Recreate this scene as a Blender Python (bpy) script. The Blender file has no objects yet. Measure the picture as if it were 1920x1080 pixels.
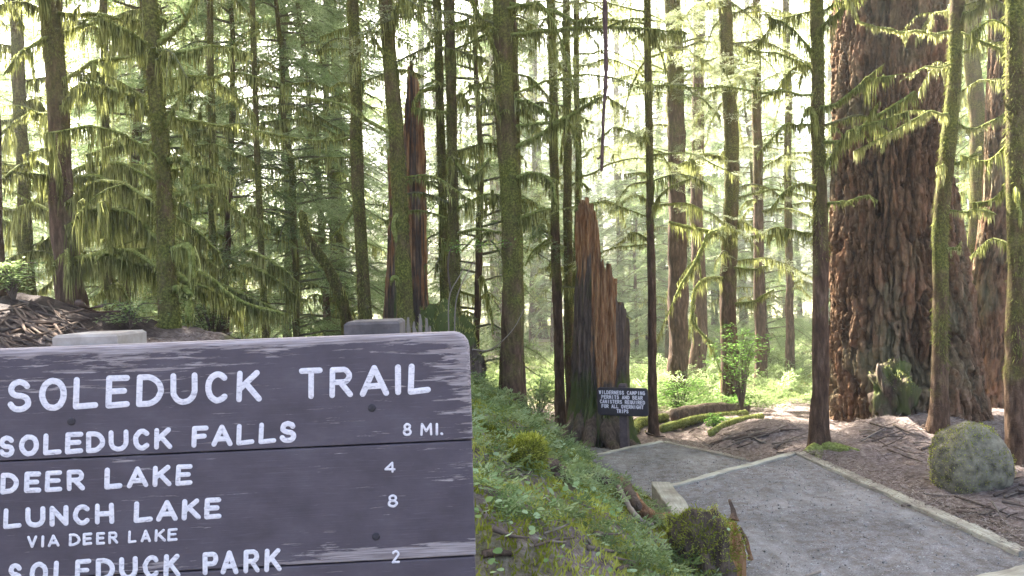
import bpy, math, random
import numpy as np
from mathutils import Matrix, Vector
SC = bpy.context.scene
COL = SC.collection
rng = np.random.default_rng(7)
random.seed(7)

# ------------------------------------------------------------ camera, sky, sun, exposure
FPX, ROLL, CAMZ = 1450.0, 0.035, 1.6
cr, sr = math.cos(ROLL), math.sin(ROLL)
RV = np.array([cr, 0, -sr]); UV_ = np.array([sr, 0, cr]); FV = np.array([0, 1.0, 0])
CAM = np.array([0, 0, CAMZ])
cd = bpy.data.cameras.new('camera'); cam = bpy.data.objects.new('camera', cd); COL.objects.link(cam)
cam.matrix_world = Matrix(((RV[0], UV_[0], 0, 0), (RV[1], UV_[1], -1, 0), (RV[2], UV_[2], 0, CAMZ), (0, 0, 0, 1)))
cd.sensor_width = 36; cd.lens = 36 * FPX / 1920; cd.clip_end = 2000; cd.clip_start = 0.05
SC.camera = cam
SUN_AZ, SUN_EL = math.radians(-25), math.radians(43)     # azimuth from +Y, negative = to the left
w = bpy.data.worlds.new('World'); SC.world = w; w.use_nodes = True
nt = w.node_tree; nt.nodes.clear()
sky = nt.nodes.new('ShaderNodeTexSky'); sky.sky_type = 'NISHITA'; sky.sun_disc = False
sky.sun_elevation = SUN_EL; sky.sun_rotation = SUN_AZ; sky.dust_density = 5; sky.air_density = 0.6; sky.ozone_density = 0.6
bg = nt.nodes.new('ShaderNodeBackground'); bg.inputs['Strength'].default_value = 0.08
wo = nt.nodes.new('ShaderNodeOutputWorld')
nt.links.new(sky.outputs[0], bg.inputs['Color']); nt.links.new(bg.outputs[0], wo.inputs['Surface'])
sl = bpy.data.lights.new('sun', 'SUN'); sl.energy = 5.0; sl.angle = math.radians(0.5); sl.color = (1, 0.96, 0.88)
so = bpy.data.objects.new('sun', sl); COL.objects.link(so)
SUNV = np.array([math.sin(SUN_AZ) * math.cos(SUN_EL), math.cos(SUN_AZ) * math.cos(SUN_EL), math.sin(SUN_EL)])
so.rotation_euler = Vector(SUNV).to_track_quat('Z', 'Y').to_euler()
so.location = (0, 0, 30)
SC.view_settings.view_transform = 'Standard'; SC.view_settings.look = 'None'
SC.view_settings.gamma = 1.0; SC.view_settings.use_curve_mapping = False
SC.view_settings.exposure = 3.75
SC.render.engine = 'CYCLES'
SC.cycles.use_denoising = True
SC.cycles.max_bounces = 6; SC.cycles.diffuse_bounces = 4; SC.cycles.glossy_bounces = 2
SC.cycles.transmission_bounces = 4; SC.cycles.volume_bounces = 0; SC.cycles.transparent_max_bounces = 4
HAZE = 0.0026

# ------------------------------------------------------------ helpers
def P(px, py, d):
    """the point of the place seen at pixel (px,py) of the photograph, d metres ahead"""
    return CAM + d * ((px - 960) / FPX * RV - (py - 540) / FPX * UV_ + FV)

def G(px, py, z=0.0):
    r = (px - 960) / FPX * RV - (py - 540) / FPX * UV_ + FV
    t = (z - CAMZ) / r[2]
    return CAM + t * r

def _h(ix, iy, iz, s):
    n = (ix * 374761393 + iy * 668265263 + iz * 2147483647 + s * 1274126177) & 0xffffffff
    n = ((n ^ (n >> 13)) * 1274126177) & 0xffffffff
    n = ((n ^ (n >> 16)) * 2246822519) & 0xffffffff
    return ((n ^ (n >> 15)) & 0xffffff) / 8388607.5 - 1.0

def noise(x, y, z=0.0, s=0):
    x, y, z = np.broadcast_arrays(np.asarray(x, float), np.asarray(y, float), np.asarray(z, float))
    ix, iy, iz = np.floor(x).astype(np.int64), np.floor(y).astype(np.int64), np.floor(z).astype(np.int64)
    fx, fy, fz = x - ix, y - iy, z - iz
    fx, fy, fz = [f * f * (3 - 2 * f) for f in (fx, fy, fz)]
    def L(a, b, t): return a + (b - a) * t
    c = [[[_h(ix + i, iy + j, iz + k, s) for k in (0, 1)] for j in (0, 1)] for i in (0, 1)]
    return L(L(L(c[0][0][0], c[1][0][0], fx), L(c[0][1][0], c[1][1][0], fx), fy),
             L(L(c[0][0][1], c[1][0][1], fx), L(c[0][1][1], c[1][1][1], fx), fy), fz)

def fbm(x, y, z=0.0, s=0, o=3):
    r = 0; a = 1.0; t = 0
    for k in range(o):
        r = r + a * noise(np.asarray(x) * 2 ** k, np.asarray(y) * 2 ** k, np.asarray(z) * 2 ** k, s + k); t += a; a *= 0.5
    return r / t

def sstep(a, b, x):
    t = np.clip((np.asarray(x, float) - a) / (b - a), 0, 1); return t * t * (3 - 2 * t)

class MB:
    """collects vertex/face arrays and links them as one mesh object"""
    def __init__(s): s.V = []; s.T = []; s.Q = []; s.A = []; s.n = 0
    def add(s, V, T=None, Q=None, tint=0.5):
        V = np.asarray(V, float).reshape(-1, 3); k = s.n
        s.V.append(V); s.n += len(V)
        a = np.asarray(tint, float); s.A.append(np.full(len(V), float(a)) if a.ndim == 0 else a)
        if T is not None and len(T): s.T.append(np.asarray(T, np.int64).reshape(-1, 3) + k)
        if Q is not None and len(Q): s.Q.append(np.asarray(Q, np.int64).reshape(-1, 4) + k)
        return s
    def mesh(s, name, mat, smooth=True, origin=(0, 0, 0)):
        V = np.concatenate(s.V) - np.asarray(origin, float)
        T = np.concatenate(s.T) if s.T else np.zeros((0, 3), np.int64)
        Q = np.concatenate(s.Q) if s.Q else np.zeros((0, 4), np.int64)
        me = bpy.data.meshes.new(name)
        me.vertices.add(len(V)); me.vertices.foreach_set('co', V.astype(np.float32).ravel())
        nl = len(T) * 3 + len(Q) * 4
        me.loops.add(nl); me.loops.foreach_set('vertex_index', np.concatenate([T.ravel(), Q.ravel()]).astype(np.int32))
        me.polygons.add(len(T) + len(Q))
        st = np.concatenate([np.arange(len(T)) * 3, len(T) * 3 + np.arange(len(Q)) * 4]).astype(np.int32)
        me.polygons.foreach_set('loop_start', st)
        me.polygons.foreach_set('use_smooth', np.full(len(T) + len(Q), smooth))
        at = me.attributes.new('tint', 'FLOAT', 'POINT'); at.data.foreach_set('value', np.concatenate(s.A).astype(np.float32))
        me.update(calc_edges=True); me.validate()
        me.materials.append(mat)
        return me
    def build(s, name, mat, parent=None, smooth=True, origin=None, kind=None):
        if origin is None: origin = tuple(parent['_o']) if parent is not None and '_o' in parent else (0, 0, 0)
        o = bpy.data.objects.new(name, s.mesh(name, mat, smooth, origin)); COL.objects.link(o)
        if parent is not None:
            o.parent = parent
            o['_o'] = tuple(origin)
        else:
            o.location = origin; o['_o'] = tuple(origin)
        if kind: o['kind'] = kind
        return o

def thing(name, label, cat, loc=(0, 0, 0), group=None):
    o = bpy.data.objects.new(name, None); COL.objects.link(o); o.empty_display_size = 0.1
    o.location = tuple(float(v) for v in loc); o['_o'] = tuple(float(v) for v in loc)
    return tag(o, label, cat, group)
def tag(o, label, cat, group=None):
    o['label'] = label; o['category'] = cat
    if group: o['group'] = group
    return o
def struct(o): o['kind'] = 'structure'; return o

def tube(mb, pts, rad, n=8, lump=0.0, lf=6.0, seed=0, tint=0.5, cap=True):
    pts = np.asarray(pts, float); m = len(pts); rad = np.broadcast_to(np.asarray(rad, float), (m,))
    t = np.gradient(pts, axis=0); t /= np.linalg.norm(t, axis=1)[:, None] + 1e-9
    ref = np.where(np.abs(t[:, 2:3]) > 0.9, np.array([[0.0, 1, 0]]), np.array([[0, 0, 1.0]]))
    ref = np.repeat([[0, 1.0, 0]] if np.abs(t[:, 2]).mean() > 0.6 else [[0, 0, 1.0]], m, axis=0)
    a = np.cross(t, ref); a /= np.linalg.norm(a, axis=1)[:, None] + 1e-9
    b = np.cross(a, t)
    th = np.arange(n) / n * 2 * math.pi
    D = a[:, None, :] * np.cos(th)[None, :, None] + b[:, None, :] * np.sin(th)[None, :, None]
    R = np.repeat(rad[:, None], n, 1)
    if lump:
        q = pts[:, None, :] + D * R[:, :, None]
        R = R * (1 + lump * fbm(q[..., 0] * lf, q[..., 1] * lf, q[..., 2] * lf, seed, 2))
    V = pts[:, None, :] + D * R[:, :, None]
    i = np.arange(m - 1)[:, None] * n + np.arange(n)[None, :]; j = np.arange(m - 1)[:, None] * n + (np.arange(n)[None, :] + 1) % n
    Q = np.stack([i, j, j + n, i + n], -1).reshape(-1, 4)
    V = V.reshape(-1, 3); T = None
    if cap:
        V = np.concatenate([V, pts[:1] - t[:1] * rad[0] * .3, pts[-1:] + t[-1:] * rad[-1] * 1.0])
        k = np.arange(n); k2 = (k + 1) % n; e = (m - 1) * n
        T = np.concatenate([np.stack([k2, k, np.full(n, m * n)], 1), np.stack([e + k, e + k2, np.full(n, m * n + 1)], 1)])
    mb.add(V, T, Q, tint)
    return D, R

def strands(mb, root, length, width, dirv=None, bend=0.15, tint=None, seed=None):
    """thin tapering three-triangle strands; dirv defaults to straight down"""
    root = np.asarray(root, float); n = len(root)
    if n == 0: return
    r = rng
    d = np.tile([0, 0, -1.0], (n, 1)) if dirv is None else np.asarray(dirv, float)
    d = d + r.normal(0, bend * .5, (n, 3)); d /= np.linalg.norm(d, axis=1)[:, None]
    yaw = r.uniform(0, 2 * math.pi, n)
    s = np.stack([np.cos(yaw), np.sin(yaw), np.zeros(n)], 1)
    s = s - d * (s * d).sum(1)[:, None]; s /= np.linalg.norm(s, axis=1)[:, None] + 1e-6
    L = np.broadcast_to(length, (n,))[:, None]; W = np.broadcast_to(width, (n,))[:, None]
    bd = r.normal(0, bend, (n, 3)) * L
    m = root + d * L * .5 + bd * .5; e = root + d * L + bd * .6
    V = np.stack([root - s * W * .5, root + s * W * .5, m - s * W * .42, m + s * W * .42, e], 1).reshape(-1, 3)
    k = np.arange(n)[:, None] * 5
    T = np.concatenate([k + [0, 1, 3], k + [0, 3, 2], k + [2, 3, 4]])
    tt = r.uniform(0, 1, n) if tint is None else np.broadcast_to(tint, (n,))
    mb.add(V, T, None, np.repeat(tt, 5))

def spray_proto(n=9, m=4, L=0.5, leaf=0.04, lw=0.012, seed=1):
    r = np.random.default_rng(seed); V = []; T = []
    def kite(p, d, l, wd, nz):
        s = np.cross(d, nz); s /= np.linalg.norm(s) + 1e-9
        k = len(V); V.extend([p, p + d * l * .45 + s * wd, p + d * l, p + d * l * .45 - s * wd]); T.extend([(k, k + 1, k + 2), (k, k + 2, k + 3)])
    ax = lambda t: np.array([t * L, 0.02 * math.sin(t * 5), -0.16 * L * t * t])
    for i in range(4):
        a, b = ax(i / 4), ax((i + 1) / 4); kite(a, (b - a) / np.linalg.norm(b - a), L / 4 * 1.05, .0025, np.array([0, 0, 1.0]))
    for i in range(n):
        t = 0.08 + 0.9 * i / n; p = ax(t)
        for sd in (-1, 1):
            sl = L * (.12 + .36 * (1 - t) ** .8 * min(1, t * 4 + .4)) * r.uniform(.7, 1.2)
            an = sd * r.uniform(.7, 1.05); d = np.array([math.cos(an), math.sin(an), r.uniform(-.35, .05)]); d /= np.linalg.norm(d)
            for j in range(m):
                q = p + d * sl * (j + .3) / m + np.array([0, 0, -.1 * sl * (j / m) ** 2])
                for s2 in ((-1, 1) if j % 2 else (1,)):
                    a2 = an + s2 * r.uniform(.3, .9); d2 = np.array([math.cos(a2), math.sin(a2), r.uniform(-.45, .25)]); d2 /= np.linalg.norm(d2)
                    kite(q, d2, leaf * r.uniform(.7, 1.4), lw * r.uniform(.7, 1.2) * .5, np.array([r.uniform(-.4, .4), r.uniform(-.4, .4), 1.0]))
    return np.array(V), np.array(T)

def bake(mb, proto, pos, yaw, pitch, roll, scale, tint=None):
    V, T = proto; n = len(pos)
    if n == 0: return
    cy, sy = np.cos(yaw), np.sin(yaw); cp, sp = np.cos(pitch), np.sin(pitch); cR, sR = np.cos(roll), np.sin(roll)
    z = np.zeros(n); o = np.ones(n)
    Rz = np.stack([cy, -sy, z, sy, cy, z, z, z, o], 1).reshape(n, 3, 3)
    Ry = np.stack([cp, z, -sp, z, o, z, sp, z, cp], 1).reshape(n, 3, 3)
    Rx = np.stack([o, z, z, z, cR, -sR, z, sR, cR], 1).reshape(n, 3, 3)
    M = np.einsum('nij,njk,nkl->nil', Rz, Ry, Rx) * np.asarray(scale)[:, None, None]
    W = np.einsum('nij,vj->nvi', M, V) + np.asarray(pos)[:, None, :]
    k = (np.arange(n) * len(V))[:, None, None]
    tt = rng.uniform(0, 1, n) if tint is None else np.broadcast_to(tint, (n,))
    mb.add(W.reshape(-1, 3), (T[None] + k).reshape(-1, 3), None, np.repeat(tt, len(V)))

# ------------------------------------------------------------ materials
class NB:
    def __init__(s, name):
        s.m = bpy.data.materials.new(name); s.m.use_nodes = True; s.t = s.m.node_tree; s.t.nodes.clear()
        s.out = s.n('ShaderNodeOutputMaterial')
    def n(s, t, **kw):
        x = s.t.nodes.new(t)
        for k, v in kw.items(): setattr(x, k, v)
        return x
    def l(s, a, b): s.t.links.new(a, b)
    def coord(s, scale=(1, 1, 1), kind='Object'):
        tc = s.n('ShaderNodeTexCoord'); mp = s.n('ShaderNodeMapping'); mp.inputs['Scale'].default_value = scale
        s.l(tc.outputs[kind], mp.inputs['Vector']); return mp.outputs[0]
    def pos(s, scale=(1, 1, 1)):
        tc = s.n('ShaderNodeNewGeometry'); mp = s.n('ShaderNodeMapping'); mp.inputs['Scale'].default_value = scale
        s.l(tc.outputs['Position'], mp.inputs['Vector']); return mp.outputs[0]
    def noise(s, vec, scale, detail=4, rough=.6, dist=0):
        x = s.n('ShaderNodeTexNoise'); x.inputs['Scale'].default_value = scale; x.inputs['Detail'].default_value = detail
        x.inputs['Roughness'].default_value = rough; x.inputs['Distortion'].default_value = dist; s.l(vec, x.inputs['Vector']); return x.outputs[0]
    def ramp(s, fac, stops):
        x = s.n('ShaderNodeValToRGB'); e = x.color_ramp.elements
        while len(e) < len(stops): e.new(0.5)
        for q, (p, c) in zip(e, stops): q.position = p; q.color = (*c, 1) if isinstance(c, tuple) else (c, c, c, 1)
        s.l(fac, x.inputs[0]); return x.outputs[0]
    def mix(s, fac, a, b, mode='MIX'):
        x = s.n('ShaderNodeMix', data_type='RGBA', blend_type=mode)
        for i, v in ((0, fac), (6, a), (7, b)):
            if isinstance(v, (int, float)): x.inputs[i].default_value = v
            elif isinstance(v, tuple): x.inputs[i].default_value = (*v, 1)
            else: s.l(v, x.inputs[i])
        return x.outputs[2]
    def math(s, op, a, b=None, clamp=False):
        x = s.n('ShaderNodeMath', operation=op); x.use_clamp = clamp
        for i, v in ((0, a), (1, b)):
            if v is None: continue
            if isinstance(v, (int, float)): x.inputs[i].default_value = v
            else: s.l(v, x.inputs[i])
        return x.outputs[0]
    def attr(s, name, kind='GEOMETRY'):
        x = s.n('ShaderNodeAttribute'); x.attribute_name = name; x.attribute_type = kind; return x.outputs['Fac']
    def bump(s, h, strength=.5, dist=.01):
        x = s.n('ShaderNodeBump'); x.inputs['Strength'].default_value = strength; x.inputs['Distance'].default_value = dist
        s.l(h, x.inputs['Height']); return x.outputs[0]
    def bsdf(s, col, rough=.8, bump=None, spec=.3):
        x = s.n('ShaderNodeBsdfPrincipled')
        if isinstance(col, tuple): x.inputs['Base Color'].default_value = (*col, 1)
        else: s.l(col, x.inputs['Base Color'])
        if isinstance(rough, float): x.inputs['Roughness'].default_value = rough
        else: s.l(rough, x.inputs['Roughness'])
        x.inputs['Specular IOR Level'].default_value = spec
        if bump is not None: s.l(bump, x.inputs['Normal'])
        s.l(x.outputs[0], s.out.inputs[0]); return x
    def leafy(s, col, trans=.45, tcol=None):
        d = s.n('ShaderNodeBsdfDiffuse'); t = s.n('ShaderNodeBsdfTranslucent'); m = s.n('ShaderNodeMixShader')
        s.l(col, d.inputs[0]); s.l(tcol if tcol is not None else col, t.inputs[0]); m.inputs[0].default_value = trans
        s.l(d.outputs[0], m.inputs[1]); s.l(t.outputs[0], m.inputs[2]); s.l(m.outputs[0], s.out.inputs[0])

def leaf_mat(name, a, b, c, trans=.45, boost=1.5):
    B = NB(name); t = B.attr('tint'); col = B.ramp(t, [(0, a), (.5, b), (1, c)])
    n = B.ramp(B.noise(B.pos(), 1.3, 3), [(.3, .7), (.7, 1.25)])
    col = B.mix(1.0, col, n, 'MULTIPLY')
    tc = B.mix(1.0, col, (boost, boost, boost * .92), 'MULTIPLY')
    B.leafy(col, trans, tc); return B.m

M = {}
M['hang'] = leaf_mat('hanging_moss', (.075, .082, .024), (.20, .205, .062), (.40, .41, .17), .45, 1.5)
M['hang_pale'] = leaf_mat('sunlit_hanging_moss', (.20, .20, .07), (.30, .30, .12), (.42, .41, .22), .5, 1.4)  # lighter copy of the hanging moss, sunlight put into its colour
M['needle'] = leaf_mat('hemlock_needles', (.10, .14, .06), (.18, .225, .11), (.29, .34, .19), .5, 1.8)
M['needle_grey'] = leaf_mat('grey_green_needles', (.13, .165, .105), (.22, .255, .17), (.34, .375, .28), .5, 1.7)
M['needle_pale'] = leaf_mat('pale_hemlock_needles', (.15, .175, .09), (.25, .275, .16), (.38, .40, .27), .5, 1.5)
M['fresh'] = leaf_mat('fresh_leaves', (.09, .17, .035), (.14, .25, .055), (.23, .36, .11), .5, 1.5)
M['clover'] = leaf_mat('clover_leaves', (.18, .28, .10), (.28, .38, .17), (.45, .55, .34), .4, 1.3)
M['tuft'] = leaf_mat('moss_tufts', (.14, .155, .02), (.28, .30, .045), (.46, .47, .11), .35, 1.3)
M['fern'] = leaf_mat('ground_fern', (.11, .155, .05), (.20, .26, .105), (.33, .39, .20), .4, 1.3)
M['litter'] = leaf_mat('needle_litter', (.09, .062, .048), (.20, .155, .125), (.42, .36, .31), .1, 1.0)
M['twig'] = leaf_mat('twig_bark', (.07, .05, .04), (.13, .10, .08), (.24, .20, .16), .0, 1.0)

def trunk_mat():
    B = NB('mossy_bark'); v = B.pos((1, 1, .22)); g = B.noise(v, 26, 6, .65); f = B.noise(B.pos(), 3.0, 5, .65); q = B.noise(B.pos(), 55, 3, .7)
    bark = B.ramp(g, [(.3, (.035, .020, .012)), (.5, (.09, .054, .033)), (.72, (.20, .13, .085))])
    moss = B.ramp(q, [(.3, (.035, .037, .011)), (.5, (.11, .115, .026)), (.72, (.26, .26, .065))])
    sep = B.n('ShaderNodeSeparateXYZ'); B.l(B.pos(), sep.inputs[0])
    up = B.math('MINIMUM', B.math('MULTIPLY', B.math('SUBTRACT', sep.outputs[2], B.attr('moss_line', 'OBJECT')), .55), .22)
    k = B.math('ADD', B.math('ADD', up, B.math('MULTIPLY', B.math('SUBTRACT', f, .5), 3.2)), .5, True)
    gm = B.math('MULTIPLY', k, B.attr('moss_amount', 'OBJECT'))
    col = B.mix(gm, bark, moss)
    h = B.math('ADD', g, B.math('MULTIPLY', q, .5))
    B.bsdf(col, .95, B.bump(h, 1.0, .02), .1); return B.m
M['trunk'] = trunk_mat()
def branch_mat():
    B = NB('mossy_branch'); q = B.noise(B.pos(), 45, 3, .7)
    moss = B.ramp(q, [(.3, (.09, .10, .025)), (.5, (.18, .20, .05)), (.72, (.32, .34, .11))])
    bark = B.ramp(q, [(.3, (.06, .05, .04)), (.7, (.17, .14, .12))])
    B.bsdf(B.mix(B.ramp(B.attr('tint'), [(.3, 0.0), (.7, 1.0)]), bark, moss), .95, B.bump(q, .8, .01), .1); return B.m
M['branch'] = branch_mat()
def fir_mat():
    B = NB('fir_bark'); t = B.attr('tint'); v = B.pos((1, 1, .25)); g = B.noise(v, 22, 6, .7); f = B.noise(B.pos((1, 1, .6)), 1.6, 4, .6); fine = B.noise(B.pos((1, 1, .5)), 70, 3, .7)
    base = B.ramp(B.math('ADD', B.math('MULTIPLY', g, .7), B.math('MULTIPLY', t, .3)), [(.3, (.022, .012, .006)), (.43, (.085, .046, .024)), (.56, (.19, .112, .062)), (.76, (.42, .29, .19))])
    red = B.mix(B.ramp(t, [(.62, 0.0), (.9, .45)]), base, (.30, .125, .06))
    gr = B.mix(B.ramp(f, [(.5, 0.0), (.68, .45)]), red, (.24, .25, .15))
    B.bsdf(gr, .95, B.bump(B.math('ADD', g, fine), 1.0, .02), .1); return B.m
M['fir'] = fir_mat()
def rotten_mat(name='rotten_wood', xs=0):
    B = NB(name); t = B.attr('tint'); v = B.pos((1, 1, .09)); g = B.noise(v, 34, 6, .7); f = B.noise(B.pos(), 4, 4, .6)
    wood = B.ramp(g, [(.28, (.10, .04, .016)), (.45, (.28, .13, .055)), (.6, (.44, .26, .13)), (.8, (.60, .45, .29))])
    grey = B.ramp(g, [(.3, (.05, .034, .024)), (.6, (.16, .115, .085)), (.8, (.27, .21, .16))])
    k = B.math('ADD', t, B.math('MULTIPLY', B.math('SUBTRACT', f, .5), .5))
    c = B.mix(B.ramp(k, [(.4, 0.0), (.55, 1.0)]), grey, wood)
    m = B.ramp(B.math('ADD', k, 0.0), [(.0, 1.0), (.22, 0.0)])
    c = B.mix(m, c, (.10, .12, .035))
    B.bsdf(c, .9, B.bump(g, 1.0, .025), .1); return B.m
M['rotten'] = rotten_mat()
def ground_mat():
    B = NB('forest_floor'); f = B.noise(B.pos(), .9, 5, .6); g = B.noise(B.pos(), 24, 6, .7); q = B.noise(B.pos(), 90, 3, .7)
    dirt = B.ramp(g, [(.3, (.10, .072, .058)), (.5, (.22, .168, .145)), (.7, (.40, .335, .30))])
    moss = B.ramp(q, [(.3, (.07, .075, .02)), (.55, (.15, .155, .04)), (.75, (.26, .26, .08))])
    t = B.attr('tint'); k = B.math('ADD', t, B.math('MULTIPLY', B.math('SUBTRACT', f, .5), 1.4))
    dirt = B.mix(B.math('MULTIPLY', k, -1.3, True), dirt, B.ramp(g, [(.3, (.028, .020, .017)), (.6, (.07, .05, .042)), (.75, (.13, .10, .085))]))  # dark humus blend that also puts the left bank's shade into the colour
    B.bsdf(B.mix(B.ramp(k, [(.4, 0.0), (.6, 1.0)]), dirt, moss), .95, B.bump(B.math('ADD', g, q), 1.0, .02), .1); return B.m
M['ground'] = ground_mat()
def gravel_mat():
    B = NB('compacted_gravel'); f = B.noise(B.pos(), 1.7, 5, .6); g = B.noise(B.pos(), 110, 4, .75); m = B.noise(B.pos(), 14, 5, .7)
    c = B.ramp(g, [(.3, (.075, .072, .072)), (.5, (.185, .178, .178)), (.7, (.40, .39, .38))])
    c = B.mix(B.ramp(m, [(.40, 0.0), (.64, .85)]), c, (.11, .085, .068)); wl = B.noise(B.pos((1, .45, 1)), 2.2, 6, .7); c = B.mix(B.ramp(wl, [(.5, 0.0), (.68, .5)]), c, (.36, .345, .33))
    c = B.mix(1.0, c, B.ramp(f, [(.3, .72), (.7, 1.25)]), 'MULTIPLY')
    B.bsdf(c, .92, B.bump(B.math('ADD', g, m), .8, .006), .2); return B.m
M['gravel'] = gravel_mat()
def stone_mat():
    B = NB('gravel_stone'); c = B.ramp(B.attr('tint'), [(0, (.15, .145, .14)), (.6, (.28, .27, .26)), (1, (.5, .49, .46))]); B.bsdf(c, .85, None, .2); return B.m
M['stone'] = stone_mat()
def timber_mat():
    B = NB('weathered_timber'); v = B.coord((.5, 6, 6)); g = B.noise(v, 9, 6, .7); f = B.noise(B.pos(), 3, 4, .6)
    c = B.ramp(g, [(.3, (.26, .235, .18)), (.55, (.42, .395, .31)), (.75, (.56, .54, .45))])
    c = B.mix(B.ramp(f, [(.42, 0.0), (.65, .75)]), c, (.17, .14, .105))
    B.bsdf(c, .85, B.bump(g, .6, .006), .2); return B.m
M['timber'] = timber_mat()

def painted_mat(name, peel=1.0, top=0.5, right=0.8, bottom=-1.0):
    """weathered paint over wood; peeled flakes run with the grain (local X), most near the worn edges"""
    B = NB(name); v = B.coord((1, 1, 1)); sep = B.n('ShaderNodeSeparateXYZ'); B.l(v, sep.inputs[0])
    lg = B.coord((3.2, 34, 8)); fl = B.noise(lg, 2.6, 7, .68, .3); fl2 = B.noise(B.coord((5, 90, 20)), 2.2, 4, .7)
    patch = B.noise(B.coord((2.0, 5, 3)), 1.7, 3, .5)
    grain = B.noise(B.coord((2.5, 90, 60)), 3, 5, .7)
    blot = B.noise(B.coord((3, 5, 4)), 2.2, 5, .65)
    def near(sock, at, wd, amt):      # 1 at the edge falling to 0 over wd
        d = B.math('DIVIDE', B.math('ABSOLUTE', B.math('SUBTRACT', sock, at)), wd)
        return B.math('MULTIPLY', B.math('SUBTRACT', 1.0, d, True), amt)
    k = B.math('ADD', B.math('MULTIPLY', fl, .75), B.math('MULTIPLY', fl2, .25))
    k = B.math('ADD', k, B.math('MULTIPLY', B.math('SUBTRACT', patch, .5), .35))
    k = B.math('ADD', k, near(sep.outputs[1], top, .022, .34 * peel))
    k = B.math('ADD', k, near(sep.outputs[1], top, .15, .085 * peel))
    k = B.math('ADD', k, near(sep.outputs[0], right, .13, .15 * peel))
    k = B.math('ADD', k, near(sep.outputs[1], bottom, .045, .10)); k = B.math('ADD', k, B.math('MULTIPLY', near(sep.outputs[1], bottom, .042, .45), near(sep.outputs[0], right - .12, .30, 1.0)))
    mask = B.ramp(k, [(.615, 0.0), (.648, 1.0)])
    paint = B.ramp(blot, [(.3, (.068, .053, .061)), (.55, (.095, .076, .088)), (.75, (.128, .108, .120))])
    paint = B.mix(B.ramp(fl2, [(.58, 0.0), (.8, .35)]), paint, (.25, .22, .26))
    wood = B.ramp(grain, [(.3, (.13, .10, .095)), (.5, (.30, .25, .24)), (.72, (.50, .44, .43))])
    c = B.mix(mask, paint, wood)
    h = B.math('SUBTRACT', B.math('MULTIPLY', grain, .35), B.math('MULTIPLY', mask, .5))
    B.bsdf(c, B.ramp(mask, [(0, .55), (1, .9)]), B.bump(h, .6, .003), .35); return B.m
def letter_mat():
    B = NB('white_sign_paint'); g = B.noise(B.coord((30, 30, 30)), 5, 4, .6)
    wn = B.noise(B.coord((20, 60, 20)), 2.2, 6, .75); c = B.ramp(g, [(.3, (.66, .61, .62)), (.6, (.80, .75, .75)), (.8, (.86, .82, .82))]); c = B.mix(B.ramp(wn, [(.33, .85), (.46, 0.0)]), c, (.27, .23, .25)); B.bsdf(c, .6, B.bump(g, .3, .002), .3); return B.m
M['letter'] = letter_mat()
def simple(name, a, b, sc=8, rough=.8):
    B = NB(name); g = B.noise(B.coord(), sc, 5, .65); B.bsdf(B.ramp(g, [(.3, a), (.7, b)]), rough, B.bump(g, .5, .005), .2); return B.m
M['bolt'] = simple('rusty_bolt', (.03, .028, .03), (.07, .06, .065), 60, .6)
M['post_pale'] = simple('sawn_post_top', (.25, .21, .17), (.45, .40, .35), 14)
M['post_dark'] = simple('stained_post', (.07, .06, .056), (.17, .148, .138), 14)
M['rock'] = simple('grey_rock', (.16, .15, .14), (.36, .34, .32), 9)
M['deadstem'] = simple('dead_stem_bark', (.05, .03, .026), (.15, .09, .075), 20)

# ------------------------------------------------------------ ground
def XE(y): return np.interp(y, [-5, 2, 4.3, 6, 7.6, 8.4, 9.5, 12], [1.4, 1.33, 1.22, 1.05, .66, .42, -.2, -1.5])
def XR(y): return np.interp(y, [-5, 4.4, 7.05, 7.4, 8.4, 9.0], [3.2, 2.95, 2.66, 2.3, 1.65, .9])
def H(x, y, detail=True):
    x = np.asarray(x, float); y = np.asarray(y, float)
    base = np.interp(y, [-9, 5.9, 6.7, 7.6, 8.5, 9.5, 12, 20, 40, 80, 400], [0, 0, -.12, -.17, -.30, -.40, -.45, -.6, -1.0, -2.0, -9])
    br = np.interp(y, [-9, 7.2, 8.2, 9.5, 12, 20, 40, 80, 400], [0, 0, -.02, -.12, -.45, -.6, -1.0, -2.0, -9])
    k = sstep(2.0, 2.9, x); b0 = base * (1 - k) + br * k
    d = np.maximum(XE(y) - x, 0)
    b = .86 * sstep(0, 1.5, d) + .24 * np.maximum(d - 1.35, 0)
    b = np.minimum(b, 2.3) * sstep(13.5, 8.0, y + np.clip(-x, 0, 4) * -.4) * sstep(.9, 2.9, y + .5 * np.clip(-x - 1.2, 0, 3))
    z = b0 + b
    z = z + .17 * np.exp(-(((x - 4.05) / .75) ** 2 + ((y - 7.9) / .5) ** 2)) + .16 * np.exp(-(((x - 2.6) / .6) ** 2 + ((y - 8.3) / .45) ** 2))
    if detail:
        tr = sstep(.0, .35, x - XR(y)) + sstep(.0, .3, XE(y) - x) + sstep(8.6, 9.6, y); tr = np.clip(tr, 0, 1)
        z = z + tr * (.05 * fbm(x * 1.3, y * 1.3, 0, 3, 4) + .05 * fbm(x * 5, y * 5, 0, 9, 3) * sstep(25, 12, y))
        z = z - (1 - tr) * .07 + sstep(14, 40, y) * .5 * fbm(x * .12, y * .12, 0, 21, 2)
    return z
def axis(segs):
    out = []
    for a, b, st in segs: out.append(np.arange(a, b, st))
    return np.concatenate(out + [[segs[-1][1]]])
gx = axis([(-420, -60, 40), (-60, -14, 3), (-14, -5, .5), (-5, -1, .1), (-1, 6, .05), (6, 14, .5), (14, 60, 3), (60, 420, 40)])
gy = axis([(-80, -10, 10), (-10, 1.5, .5), (1.5, 10, .05), (10, 16, .2), (16, 40, 1), (40, 100, 5), (100, 500, 40)])
X, Y = np.meshgrid(gx, gy); Z = H(X, Y)
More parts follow.
